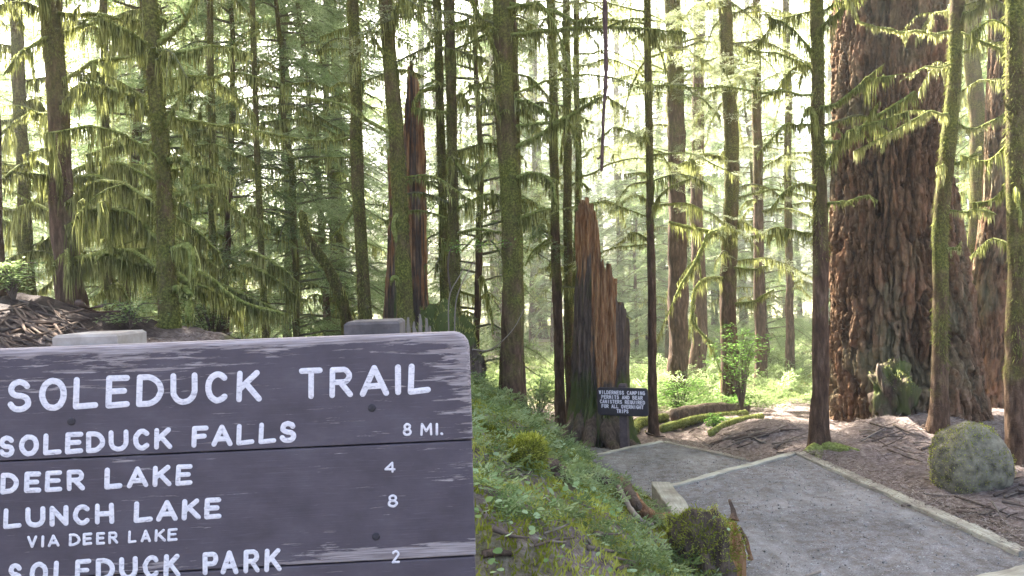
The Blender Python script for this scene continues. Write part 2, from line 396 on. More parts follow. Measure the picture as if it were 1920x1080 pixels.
nx, ny = len(gx), len(gy); i = (np.arange(ny - 1)[:, None] * nx + np.arange(nx - 1)[None, :]).ravel()
mossy = np.clip(sstep(.05, .35, XE(Y) - X) * sstep(9.5, 8, Y) * (1 - .9 * sstep(-2.2, -3.2, X)) * .52 + .55 * sstep(10, 14, Y) - 1.6 * sstep(-2.0, -2.9, X) * sstep(9, 7.5, Y), -1.2, 1)  # negative at far left: humus tone, lowered to stand in for shade
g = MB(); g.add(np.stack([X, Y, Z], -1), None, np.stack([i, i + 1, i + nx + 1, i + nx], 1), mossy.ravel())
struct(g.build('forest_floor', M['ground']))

# trail platforms stepping down away from the camera
def platform(name, poly, z, seed):
    poly = np.array(poly)[:, :2]; x0, y0 = poly.min(0) - .02; x1, y1 = poly.max(0) + .02; st = .035
    xs = np.arange(x0, x1 + st, st); ys = np.arange(y0, y1 + st, st); X, Y = np.meshgrid(xs, ys)
    def inside(x, y):
        c = np.zeros(x.shape, bool); n = len(poly)
        for a in range(n):
            (ax, ay), (bx, by) = poly[a], poly[(a + 1) % n]
            cond = ((ay > y) != (by > y)) & (x < (bx - ax) * (y - ay) / (by - ay + 1e-12) + ax); c ^= cond
        return c
    cx = X[:-1, :-1] + st / 2; cy = Y[:-1, :-1] + st / 2; ok = inside(cx, cy).ravel()
    Z = z + .012 * fbm(X * 3, Y * 3, 0, seed, 3) + .004 * fbm(X * 14, Y * 14, 0, seed + 5, 2)
    n = len(xs); i = (np.arange(len(ys) - 1)[:, None] * n + np.arange(n - 1)[None, :]).ravel()[ok]
    b = MB(); b.add(np.stack([X, Y, Z], -1), None, np.stack([i, i + 1, i + n + 1, i + n], 1))
    return struct(b.build(name, M['gravel'])), poly
A1 = G(1232, 918); A2 = G(1500, 852); A3 = G(1920, 1040); A4 = G(1300, 1010)
p1, poly1 = platform('trail', [A1, A2, A3 + [.05, 0, 0], (3.1, -3, 0), (.9, -3, 0), (1.0, 3.2, 0)], 0.0, 11)
B1 = G(1085, 861, -.13); B2 = G(1240, 829, -.13); B3 = G(1395, 862, -.13)
p2, poly2 = platform('lower_trail', [B1, B2, B3, A2 + [.0, -.06, 0], A1 + [0, -.08, 0], (.75, 5.4, 0), (.55, 6.2, 0)], -.13, 12)
C1 = G(1040, 842, -.26); C2 = G(1072, 833, -.26); C3 = G(1165, 845, -.26)
p3, poly3 = platform('lowest_trail', [C1, C2, C3, B2, B1, (.3, 7.4, 0)], -.26, 13)

def timber(label, a, b, width, height, z, over=.0):
    """edging timber from a to b, top at z"""
    a = np.array([a[0], a[1]]); b = np.array([b[0], b[1]]); L = np.linalg.norm(b - a) + over
    n = max(4, int(L / .04)); bm = MB(); u = (b - a) / np.linalg.norm(b - a)
    c = .006
    prof = [(-width / 2, -height), (-width / 2, -c), (-width / 2 + c, 0), (width / 2 - c, 0), (width / 2, -c), (width / 2, -height)]
    V = []
    for i in range(n + 1):
        t = i / n * L
        for (py, pz) in prof:
            V.append((t, py + .007 * noise(t * 5, py * 20, 3) + .004 * noise(t * 19, py * 40, 5), pz + .006 * noise(t * 4, py * 9, 8) + .004 * noise(t * 17, py * 30, 9)))
    m = len(prof); Q = []
    for i in range(n):
        for j in range(m): k = (j + 1) % m; Q.append((i * m + j, i * m + k, (i + 1) * m + k, (i + 1) * m + j))
    V = np.array(V); bm.add(V, [(0, j + 1, j) for j in range(1, m - 1)] + [(n * m, n * m + j, n * m + j + 1) for j in range(1, m - 1)], Q)
    o = bm.build('edging_timber', M['timber'], smooth=False); o.location = (a[0], a[1], z); o.rotation_euler = (0, 0, math.atan2(u[1], u[0]))
    tag(o, label, 'timber', 'timber edging along the stepped trail'); return o
timber('long pale timber edging the right side of the gravel trail', A2, G(1925, 1043), .10, .12, .028)
timber('pale timber step riser crossing the trail between upper and middle gravel', A1 + [.08, .03, 0], A2 + [-.03, .03, 0], .07, .16, .02)
timber('thick timber end with grey top and dark side beside mossy stump', G(1240, 915), G(1345, 1070), .15, .2, .05)
timber('left arm of the far timber step below the small sign', B1, B2, .06, .15, -.112)
timber('right arm of the far timber step running toward the dirt mound', B2 + [.04, -.03, 0], B3, .06, .15, -.112)
timber('short timber at the bottom right corner of the trail', G(1846, 1096), G(2000, 1058), .12, .12, .03)

# ------------------------------------------------------------ stroke lettering
def arc(cx, cy, rx, ry, a0, a1, n=10):
    t = np.radians(np.linspace(a0, a1, n)); return [(cx + rx * math.cos(a), cy + ry * math.sin(a)) for a in t]
GL = {
 'S': [arc(.5, .75, .42, .25, 20, 180, 8) + arc(.5, .75, .42, .25, 180, 262, 5)[1:] + arc(.5, .25, .46, .25, 80, 0, 5) + arc(.5, .25, .46, .25, 0, -165, 9)[1:]],
 'O': [arc(.5, .5, .5, .5, 90, 450, 24)],
 'Q': [arc(.5, .5, .5, .5, 90, 450, 20), [(.6, .3), (1, -.05)]],
 'L': [[(0.05, 1), (0, 0), (1, 0.04)]],
 'E': [[(1, 1), (.05, 1), (0, 0), (1, .02)], [(0.02, .52), (.85, .52)]],
 'F': [[(1, 1), (.05, 1), (0, 0)], [(0.03, .5), (.85, .52)]],
 'D': [[(.03, 1), (0, 0)] + arc(.3, .5, .7, .5, -80, 80, 12) + [(.03, 1)]],
 'U': [[(0, 1)] + arc(.5, .42, .5, .42, 180, 360, 12) + [(1, 1)]],
 'C': [arc(.55, .5, .55, .5, 45, 315, 16)],
 'G': [arc(.55, .5, .55, .5, 45, 350, 16) + [(.6, .42)]],
 'K': [[(.04, 1), (0, 0)], [(.9, 1), (.05, .42)], [(.35, .6), (1, 0)]],
 'T': [[(0, 1), (1, 1)], [(.5, 1), (.5, 0)]],
 'R': [[(0, 0), (0, 1), (.6, 1)] + arc(.6, .75, .35, .25, 80, -80, 8) + [(.1, .5)], [(.45, .5), (1, 0)]],
 'P': [[(0, 0), (0, 1), (.6, 1)] + arc(.6, .74, .38, .26, 80, -80, 8) + [(.05, .48)]],
 'B': [[(0, 0), (0, 1), (.6, 1)] + arc(.6, .76, .32, .24, 80, -80, 7) + [(.05, .52)], [(.55, .52)] + arc(.6, .26, .4, .26, 80, -80, 7) + [(0, 0)]],
 'A': [[(0, 0), (.5, 1), (1, 0)], [(.2, .3), (.8, .3)]],
 'I': [[(.5, 1), (.5, 0)]],
 'M': [[(0, 0), (.05, 1), (.5, .35), (.95, 1), (1, 0)]],
 'N': [[(0, 0), (0, 1), (1, 0), (1, 1)]],
 'H': [[(0, 1), (0, 0)], [(1, 1), (1, 0)], [(0, .5), (1, .5)]],
 'V': [[(0, 1), (.5, 0), (1, 1)]],
 'W': [[(0, 1), (.25, 0), (.5, .8), (.75, 0), (1, 1)]],
 '.': [[(.4, .02), (.6, .02)]],
 '4': [[(.75, 0), (.75, 1), (0, .3), (1, .3)]],
 '8': [arc(.5, .75, .4, .25, -90, 270, 14), arc(.5, .26, .5, .26, 90, 450, 14)],
 '2': [arc(.5, .72, .45, .28, 160, -20, 9) + [(0, 0), (1, 0.02)]],
}
def ribbon(mb, pts, w, z0=.0002, hgt=.0016, nc=6):
    """a rounded painted stroke in the sign's own plane (x,y), domed along z"""
    pts = np.array(pts, float)
    t = np.gradient(pts, axis=0); t /= np.linalg.norm(t, axis=1)[:, None] + 1e-9
    # resample joints with round caps: draw each segment as a capsule
    for a, b in zip(pts[:-1], pts[1:]):
        d = b - a; L = np.linalg.norm(d)
        if L < 1e-6: d = np.array([1e-5, 0]); L = 1e-5
        d = d / L; s = np.array([-d[1], d[0]]); rim = []
        for k in range(nc + 1):
            an = math.pi / 2 - math.pi * k / nc; rim.append(b + (d * math.cos(an) + s * math.sin(an)) * w / 2)
        for k in range(nc + 1):
            an = -math.pi / 2 - math.pi * k / nc; rim.append(a + (d * math.cos(an) + s * math.sin(an)) * w / 2)
        n = len(rim); V = [(p[0], p[1], z0) for p in rim] + [(a[0], a[1], z0 + hgt), (b[0], b[1], z0 + hgt * 1.01)]
        T = []; h = nc + 1
        for k in range(nc): T.append((k + 1, k, n + 1)); T.append((h + k + 1, h + k, n))
        Q = [(n, n + 1, 0, n - 1), (n + 1, n, h, nc)]
        mb.add(V, T, Q)

def plane_map(origin, u, nrm):
    v = np.array([0, 0, 1.0]); u = np.array(u); nrm = np.array(nrm); origin = np.array(origin)
    def f(px, py):
        r = (px - 960) / FPX * RV - (py - 540) / FPX * UV_ + FV
        t = ((origin - CAM) @ nrm) / (r @ nrm); q = CAM + t * r - origin; return np.array([q @ u, q @ v])
    return f
def place_frame(o, origin, u, nrm):
    v = (0, 0, 1); o.matrix_world = Matrix(((u[0], v[0], nrm[0], origin[0]), (u[1], v[1], nrm[1], origin[1]), (u[2], v[2], nrm[2], origin[2]), (0, 0, 0, 1)))

def slab(mb, out, thick, r, z1=0.0, steps=3, rlow=None):
    """rounded slab: outline (ccw) front face at z1, back at z1-thick, edges rounded by r"""
    out = np.array(out); n = len(out)
    e = np.roll(out, -1, 0) - np.roll(out, 1, 0); e /= np.linalg.norm(e, axis=1)[:, None]; inn = np.stack([-e[:, 1], e[:, 0]], 1)
    r_in = np.full((n, 1), r)
    if rlow is not None: r_in[out[:, 1] < out[:, 1].mean()] = rlow
    rings = []
    for k in range(steps + 1):
        a = math.pi / 2 * (1 - k / steps); rings.append((out + inn * r_in * (1 - math.cos(a)), z1 - r + r * math.sin(a)))
    for k in range(steps + 1):
        a = math.pi / 2 * k / steps; rings.append((out + inn * r_in * (1 - math.cos(a)), z1 - thick + r - r * math.sin(a)))
    V = np.concatenate([np.c_[p, np.full(n, z)] for p, z in rings]); Q = []
    for i in range(len(rings) - 1):
        for j in range(n): k = (j + 1) % n; Q.append((i * n + k, i * n + j, (i + 1) * n + j, (i + 1) * n + k))
    cf, cb = len(V), len(V) + 1; V = np.concatenate([V, [[*out.mean(0), z1], [*out.mean(0), z1 - thick]]])
    T = [(cf, j, (j + 1) % n) for j in range(n)] + [(cb, (len(rings) - 1) * n + (j + 1) % n, (len(rings) - 1) * n + j) for j in range(n)]
    mb.add(V, T, Q)
def rrect(x0, y0, x1, y1, r, n=5):
    """r = radii of corners: bottom-left, bottom-right, top-right, top-left"""
    o = []
    for (cx, cy, rr, a) in ((x0 + r[0], y0 + r[0], r[0], 180), (x1 - r[1], y0 + r[1], r[1], 270), (x1 - r[2], y1 - r[2], r[2], 0), (x0 + r[3], y1 - r[3], r[3], 90)):
        o += arc(cx, cy, rr, rr, a, a + 90, n)
    return o

# ---- big trail sign
ya = math.radians(3.1); SU = np.array([math.cos(ya), math.sin(ya), 0]); SN = np.array([math.sin(ya), -math.cos(ya), 0])
SO = P(887, 840, 1.66); sm = plane_map(SO, SU, SN)
sign = thing('trail_sign', 'large weathered purple-brown board sign listing trail distances in the left foreground', 'sign', SO)
place_frame(sign, SO, SU, SN)
def spart(mb, name, mat, parent=sign, smooth=True):
    o = bpy.data.objects.new(name, mb.mesh(name, mat, smooth)); COL.objects.link(o); o.parent = parent; return o
vt = sm(700, 628)[1]; v1 = sm(700, 834)[1]; v2 = sm(700, 1053)[1]; ph = v1 - v2
XL = -1.78
bounds = [(v1 + .0012, vt, (.003, .003, .034, .034)), (v2 + .0018, v1 - .0012, (.003,) * 4), (v2 - ph, v2 - .0018, (.003,) * 4), (v2 - 2 * ph, v2 - ph - .002, (.03, .03, .003, .003))]
for q, (a, b, rr) in enumerate(bounds):
    mb = MB(); r = .012 if q == 0 else .0028
    # subdivide outline so that inset works; centre fan is fine for a flat face
    slab(mb, rrect(XL, a, 0 - (.0, .002, .004, .0)[q], b, rr), .042, r, -(.0, .0006, .0015, 0)[q], 4, .002 if q == 0 else None)
    m = painted_mat('peeling_sign_paint', 1.0 if q == 0 else .25, b if q == 0 else b + .02, 0.0, a if q == 1 else -9)
    o = spart(mb, 'plank', m, smooth=False)
LINES = [
 ('title', [('S', 13, 60), ('O', 74, 125), ('L', 137, 184), ('E', 198, 243), ('D', 256, 307), ('U', 320, 370), ('C', 385, 428), ('K', 443, 491), ('T', 561, 605), ('R', 618, 662), ('A', 675, 729), ('I', 742, 751), ('L', 765, 808)], (13, 712, 774), (808, 681, 738), 10.5),
 ('line', [('S', -3, 28), ('O', 36, 73), ('L', 81, 115), ('E', 122, 156), ('D', 161, 197), ('U', 204, 241), ('C', 250, 281), ('K', 289, 323), ('F', 359, 391), ('A', 397, 436), ('L', 443, 477), ('L', 485, 518), ('S', 524, 556)], (0, 817.5, 858), (556, 789, 829.5), 9.0),
 ('distance', [('8', 755, 772), ('M', 788, 811), ('I', 815, 823), ('.', 826, 831)], (755, 793, 818), (828, 793, 816), 4.6),
 ('line', [('D', 1, 35), ('E', 45, 77), ('E', 84, 117), ('R', 125, 159), ('L', 196, 229), ('A', 238, 278), ('K', 286, 322), ('E', 329, 361)], (1, 887, 927), (361, 869.5, 909.5), 9.0),
 ('distance', [('4', 721, 742)], (721, 865.5, 887.5), (742, 865.5, 887), 4.2),
 ('line', [('L', 6, 41), ('U', 48, 85), ('N', 93, 128), ('C', 137, 169), ('H', 178, 214), ('L', 251, 286), ('A', 293, 333), ('K', 341, 376), ('E', 383, 415)], (6, 953, 992), (415, 932.5, 972.5), 9.0),
 ('distance', [('8', 727, 746)], (727, 927, 951.5), (746, 927, 951), 4.4),
 ('line', [('V', 51, 70), ('I', 77, 83), ('A', 90, 111), ('D', 129, 151), ('E', 155, 173), ('E', 180, 197), ('R', 203, 221), ('L', 240, 256), ('A', 264, 283), ('K', 290, 311), ('E', 314, 333)], (51, 1005, 1028), (333, 990, 1014), 5.0),
 ('line', [('S', 15, 42), ('O', 56, 90), ('L', 100, 131), ('E', 141, 171), ('D', 180, 215), ('U', 224, 258), ('C', 268, 299), ('K', 307, 339), ('P', 380, 410), ('A', 414, 447), ('R', 457, 487), ('K', 496, 528)], (15, 1057, 1099), (528, 1027, 1071), 8.6),
 ('distance', [('2', 734, 750)], (734, 1032, 1057), (750, 1031, 1056), 4.4),
]
pxm = 1.66 / FPX
for _, chars, (xa, ta, ba), (xb, tb, bb), sw in LINES:
    for ch, x0, x1 in chars:
        mb = MB(); hw = sw / 2
        for st in GL[ch]:
            pts = []
            for (a, b) in st:
                x = x0 + hw + a * max(x1 - x0 - sw, .01) if ch not in 'I.' else (x0 + x1) / 2 + (a - .5) * 3
                k = (x - xa) / max(xb - xa, 1); top = ta + (tb - ta) * k + hw; bot = ba + (bb - ba) * k - hw
                pts.append(sm(x, bot + (top - bot) * b) + rng.normal(0, .0003, 2))
            ribbon(mb, pts, sw * pxm * rng.uniform(.93, 1.07))
        o = spart(mb, 'letter', M['letter'])
def dome(mb, c, r, h, n=12):
    V = []
    for k, (f, z) in enumerate(((1, 0), (.95, .6), (.7, .9))):
        for i in range(n): a = 2 * math.pi * i / n; V.append((c[0] + r * f * math.cos(a), c[1] + r * f * math.sin(a), h * z))
    V.append((c[0], c[1], h)); Q = []; T = []
    for k in range(2):
        for i in range(n): j = (i + 1) % n; Q.append((k * n + i, k * n + j, (k + 1) * n + j, (k + 1) * n + i))
    for i in range(n): T.append((2 * n + i, 2 * n + (i + 1) % n, 3 * n))
    mb.add(V, T, Q)
for (bx, by) in ((697, 765), (705, 1006), (134, 790)):
    mb = MB(); dome(mb, sm(bx, by), .0085, .003); spart(mb, 'bolt', M['bolt'])
for (xa, xb, ytop, mat, nm) in ((96, 224, 628, 'post_pale', 0), (641, 751, 604, 'post_dark', 1)):
    ua = sm(xa, ytop)[0] * 1.03 + .005; ub = sm(xb, ytop)[0] * 1.03 - .002; tv = sm((xa + xb) / 2, ytop)[1]
    mb = MB(); zb = -SO[2] + .2
    V = []; dz = -.0435
    for (z, ins) in ((zb, 0), (tv - .006, 0), (tv, .006)):
        V += [(ua + ins, z, dz - ins), (ub - ins, z - .001, dz - ins), (ub - ins, z + .0, dz - .15 + ins), (ua + ins, z + .0, dz - .15 + ins)]
    Q = [(i * 4 + j, i * 4 + (j + 1) % 4, (i + 1) * 4 + (j + 1) % 4, (i + 1) * 4 + j) for i in range(2) for j in range(4)] + [(8, 9, 10, 11)]
    mb.add(V, None, Q); spart(mb, 'post', M[mat], smooth=False)

# ---- small sign
yb = math.radians(-25); U2 = np.array([math.cos(yb), math.sin(yb), 0]); N2 = np.array([math.sin(yb), -math.cos(yb), 0])
S2 = P(1166, 753, 8.75); m2 = plane_map(S2, U2, N2)
small = thing('notice_sign', 'small dark brown notice sign on a single post below the broken stump', 'sign', S2); place_frame(small, S2, U2, N2)
c = [m2(1119, 778), m2(1213, 782), m2(1216, 730), m2(1121, 725)]
x0 = (c[0][0] + c[3][0]) / 2; x1 = (c[1][0] + c[2][0]) / 2; y0 = (c[0][1] + c[1][1]) / 2; y1 = (c[2][1] + c[3][1]) / 2
mb = MB(); slab(mb, rrect(x0, y0, x1, y1, (.035,) * 4), .04, .008)
B = NB('dark_brown_sign_paint'); nn = B.noise(B.coord(), 9, 5, .6); B.bsdf(B.ramp(nn, [(.3, (.03, .024, .026)), (.7, (.055, .045, .048))]), .6, B.bump(nn, .3, .003), .3)
spart(mb, 'panel', B.m, small, False)
mb = MB(); hgt = y1 + .04
for (z, i) in ((-1.35, 0), (hgt - .03, 0), (hgt, .02)):
    pass
V = []
for (z, i) in ((-1.3, 0), (hgt - .02, 0), (hgt, .012)): V += [(-.05 + i, z, -.0415 - i), (.04 - i, z, -.0415 - i), (.04 - i, z, -.12 + i), (-.05 + i, z, -.12 + i)]
Q = [(i * 4 + j, i * 4 + (j + 1) % 4, (i + 1) * 4 + (j + 1) % 4, (i + 1) * 4 + j) for i in range(2) for j in range(4)] + [(8, 9, 10, 11)]
mb.add(V, None, Q); spart(mb, 'post', simple('brown_post', (.075, .055, .05), (.15, .11, .10), 14), small, False)
for txt, cy_, xa, xb in (('WILDERNESS CAMPING', .83, .035, .955), ('PERMITS AND BEAR', .665, .08, .91), ('CANISTERS REQUIRED', .5, .05, .95), ('FOR ALL OVERNIGHT', .335, .08, .92), ('TRIPS', .17, .38, .62)):
    W = x1 - x0; Hh = y1 - y0; n = len(txt); step = (xb - xa) * W / n
    chh = Hh * .112
    for k, ch in enumerate(txt):
        if ch == ' ': continue
        mb = MB()
        cx = x0 + xa * W + step * (k + .5); cw = step * .62; cyy = y0 + cy_ * Hh
        for st in GL[ch]:
            ribbon(mb, [(cx + (a - .5) * cw, cyy + (b - .5) * chh) for a, b in st], .0098, nc=3)
        spart(mb, 'letter', M['letter'], small)

# ------------------------------------------------------------ trees
def bezier(p, n):
    """smooth polyline through the given points (Catmull-Rom)"""
    p = np.asarray(p, float)
    if len(p) < 3: t = np.linspace(0, 1, n)[:, None]; return p[0] * (1 - t) + p[-1] * t
    q = np.concatenate([[2 * p[0] - p[1]], p, [2 * p[-1] - p[-2]]]); out = []; m = len(p) - 1
    ts = np.linspace(0, m, n)
    for t in ts:
        i = min(int(t), m - 1); f = t - i; a, b, c_, d = q[i:i + 4]
        out.append(.5 * ((2 * b) + (c_ - a) * f + (2 * a - 5 * b + 4 * c_ - d) * f * f + (3 * b - a - 3 * c_ + d) * f ** 3))
    return np.array(out)

def drape(mb, pts, rad, dens, Lmax, width, seed=0, tint=None):
    """curtain of moss hanging under a branch"""
    seg = np.linalg.norm(np.diff(pts, axis=0), axis=1); cum = np.r_[0, np.cumsum(seg)]; L = cum[-1]; n = int(L * dens)
    if n < 1: return
    t = np.sort(rng.uniform(0.03 * L, L, n))
    clump = noise(t * 9, seed * 3.7, 1) ; t = np.clip(t + clump * .04, 0, L)
    pos = np.stack([np.interp(t, cum, pts[:, k]) for k in range(3)], 1)
    rr = np.interp(t, cum, np.broadcast_to(rad, (len(pts),)))
    pos += rng.normal(0, 1, (n, 3)) * rr[:, None] * [.8, .8, .4]
    env = np.clip(.62 + .8 * fbm(t * 3.3, seed * 9.1, 0, 5, 3), .08, 1) * sstep(0, .12, t / L + .05)
    ln = Lmax * env * rng.uniform(.12, 1, n) ** 1.0 * np.clip(.75 + .8 * noise(t * 13, seed * 4.3, 2), .25, 1.5) + .015
    strands(mb, pos, ln, width * rng.uniform(.5, 1.5, n), None, .10, tint)

def fuzz(mb, pts, rad, n, L, width, tint=None):
    seg = np.linalg.norm(np.diff(pts, axis=0), axis=1); cum = np.r_[0, np.cumsum(seg)]
    t = rng.uniform(0, cum[-1], n); pos = np.stack([np.interp(t, cum, pts[:, k]) for k in range(3)], 1)
    rr = np.interp(t, cum, np.broadcast_to(rad, (len(pts),)))
    a = rng.uniform(0, 2 * math.pi, n); ax = pts[-1] - pts[0]; ax = ax / np.linalg.norm(ax)
    e1 = np.cross(ax, [.3, .8, .5]); e1 /= np.linalg.norm(e1); e2 = np.cross(ax, e1)
    d = e1 * np.cos(a)[:, None] + e2 * np.sin(a)[:, None]
    p_ = pos + d * rr[:, None] * .93
    if tint is not None and n > 1500:
        k = fbm(p_[:, 0] * 6, p_[:, 1] * 6, p_[:, 2] * 2.5, 17, 3) > .0; p_, d = p_[k], d[k]; n = len(p_); tint = np.clip(tint + rng.normal(0, .1, n), 0, 1)
    strands(mb, p_, L * rng.uniform(.4, 1.3, n), width, d * .6 + [0, 0, -.9], .35, tint)

SP = [spray_proto(9, 4, .5, .045, .014, s) for s in (1, 2, 3)]
SPL = [spray_proto(6, 2, .6, .085, .03, s) for s in (4, 5)]        # coarser, for high canopy
SPS = [spray_proto(5, 2, .14, .028, .009, s) for s in (6, 7)]      # ground ferns

def put_sprays(mb, pts, dens, size, protos, droop=.25, start=.25):
    seg = np.linalg.norm(np.diff(pts, axis=0), axis=1); cum = np.r_[0, np.cumsum(seg)]; L = cum[-1]; n = int(L * dens * (1 - start)) + 1
    t = rng.uniform(start * L, L, n); pos = np.stack([np.interp(t, cum, pts[:, k]) for k in range(3)], 1)
    d = pts[-1] - pts[0]; yaw = math.atan2(d[1], d[0]) + rng.choice([-1, 1], n) * rng.uniform(.3, 1.2, n)
    sc = size * rng.uniform(.6, 1.25, n) * (1.15 - .5 * t / L)
    which = rng.integers(0, len(protos), n)
    for k in range(len(protos)):
        m = which == k; bake(mb, protos[k], pos[m], yaw[m], -rng.uniform(-.1, 2 * droop, m.sum()), rng.normal(0, .35, m.sum()), sc[m])

def make_trunk(mb, base, top, r0, r1, n=14, flare=.5, seed=0, wob=.03, lump=.16, hmax=None):
    """base, top: points; r at base (above the flare) and at the top"""
    base = np.asarray(base, float); top = np.asarray(top, float); L = top[2] - base[2]
    zs = np.concatenate([np.arange(0, min(6.5, L), .09), np.arange(6.5, L, .8), [L]]) if L > 6.5 else np.r_[np.arange(0, L, .08), L]
    t = zs / L; pts = base + (top - base) * t[:, None]
    pts[:, 0] += wob * (fbm(zs * .5, seed * 5.3, 0, 2, 3)) * np.minimum(1, zs); pts[:, 1] += wob * fbm(zs * .5, seed * 7.9 + 9, 0, 4, 3) * np.minimum(1, zs)
    r = r0 + (r1 - r0) * t; r = r * (1 + flare * np.exp(-zs / .22) + .12 * np.exp(-zs / 1.2)); r = r * (1 + .06 * noise(zs * 1.3, seed * 2.1, 0))
    D, R = tube(mb, pts, r, n, lump, 5.5, seed, .5)
    return pts, r

# --- named near trees: label, (px at y=0), (px,y at base), width in px halfway, depth, moss line, moss amount
NEAR = [
 ('dark shaded trunk at the left edge above the bare dirt bank', -18, (-22, 560), 48, 5.6, 9, .25),
 ('thin dark moss-hung trunk behind the leftmost shaded tree', 28, (48, 520), 26, 8.2, 0, .8),
 ('dark straight trunk rising from the dirt bank left of the sign', 96, (135, 560), 44, 6.6, 3.2, .6),
 ('green mossy trunk with stubby limbs standing behind the big sign', 280, (318, 640), 32, 5.6, 1.2, 1.0),
 ('slim upright mossy trunk left of the leaning moss-covered pair', 660, (686, 620), 27, 8.2, 0, 1.0),
 ('bent mossy trunk with a side knob in front of the tall dead snag', 722, (768, 600), 33, 7.5, 0, 1.0),
 ('slim dark mossy trunk just right of the tall dead snag', 818, (830, 560), 20, 8.4, 0, .9),
 ('dark mossy trunk rooted on the mound behind the sign corner', 846, (850, 590), 24, 8.0, 0, .9),
 ('stout mossy trunk with reddish bark low down at the centre', 948, (955, 740), 47, 7.6, 1.6, 1.0),
 ('slender trunk leaning against the stout centre trunk on its right', 958, (975, 745), 24, 7.9, 2.0, .9),
 ('thin brown trunk just left of the broken red stump', 1030, (1052, 790), 21, 10.6, 2.4, .9),
 ('thin mossy trunk close against the broken red stump', 1062, (1070, 790), 20, 10.9, 1.0, 1.0),
 ('mossy pole rising from behind the broken red stump', 1082, (1082, 780), 15, 11.6, 0, 1.0),
 ('straight thin trunk directly right of the small notice sign', 1214, (1225, 812), 18, 10.2, 2.6, .85),
 ('thick dark trunk with grey foliage behind the small notice sign', 1262, (1270, 742), 42, 13.5, 4.5, .7),
 ('reddish trunk partly hidden behind the thick dark trunk', 1308, (1306, 745), 30, 15.5, 6, .3),
 ('mossy trunk with hanging antler-like limbs beside the bright gap', 1362, (1372, 788), 34, 12.0, 2.2, .9),
 ('dark reddish thin trunk right of the antler-limbed tree', 1418, (1427, 770), 22, 14.5, 3.5, .5),
 ('pale thin trunk in the bright gap left of the trailside tree', 1475, (1485, 780), 17, 16.5, 2.5, .7),
 ('slim straight trailside trunk with root flare at the timber corner', 1527, (1537, 852), 31, 7.25, 2.5, .95),
 ('leaning thin mossy trunk in front of the giant fir', 1790, (1757, 800), 30, 7.5, 1.2, 1.0),
 ('shaded trunk between the giant fir and the sunlit trunk', 1832, (1834, 740), 36, 13.0, 1.5, .9),
 ('straight mossy trunk at the right edge behind the round boulder', 1906, (1908, 860), 38, 6.3, 1.5, 1.0),
 ('thin moss-draped trunk between the dark straight and green mossy trunks', 196, (205, 600), 17, 8.6, 0, 1.0),
 ('crooked thin moss-draped trunk right of the green mossy trunk', 470, (500, 640), 13, 8.8, 0, 1.0),
 ('thin shaded trunk just right of the green mossy trunk', 395, (400, 620), 15, 10.5, 0, .9),
]
trees = {}
def near_tree(i, label, ptop, pbase, wpx, d, ml, ma):
    b = P(pbase[0], pbase[1], d); b[2] = H(b[0], b[1]) - .06
    t = P(ptop, 0, d); k = (t - b) / (t[2] - b[2]); hgt = 20 + rng.uniform(-2, 3)
    k[0] = k[0]; top = b + k * t[2] * 1.0; slope = (t - b)[:2] / (t[2] - b[2])
    tp = np.array([b[0] + slope[0] * hgt * .8, b[1], b[2] + hgt]) if abs(slope[0]) > .12 else np.array([b[0] + slope[0] * hgt, b[1], b[2] + hgt])
    r = wpx / 2 * d / FPX * .84
    root = thing('tree', label, 'tree', b)
    mb = MB(); pts, rr = make_trunk(mb, b, tp, r * 1.06, r * .45, 16, .55 if wpx > 20 else .4, i, .10 * min(1, r * 8), .18)
    o = mb.build('trunk', M['trunk'], root); o['moss_line'] = float(ml); o['moss_amount'] = float(ma)
    if ma > .5:
        f = MB(); k = (pts[:, 2] > max(ml - .8, b[2])) & (pts[:, 2] < 1.8 + .42 * d)
        if k.sum() > 3:
            fuzz(f, pts[k], rr[k], int(2600 + 20000 * r), .040, .006, rng.uniform(.05, .45))
            f.build('moss', M['hang'], root)['kind'] = 'stuff'
    trees[i] = (root, pts, rr, d)
    return root
for i, a in enumerate(NEAR): near_tree(i, *a)

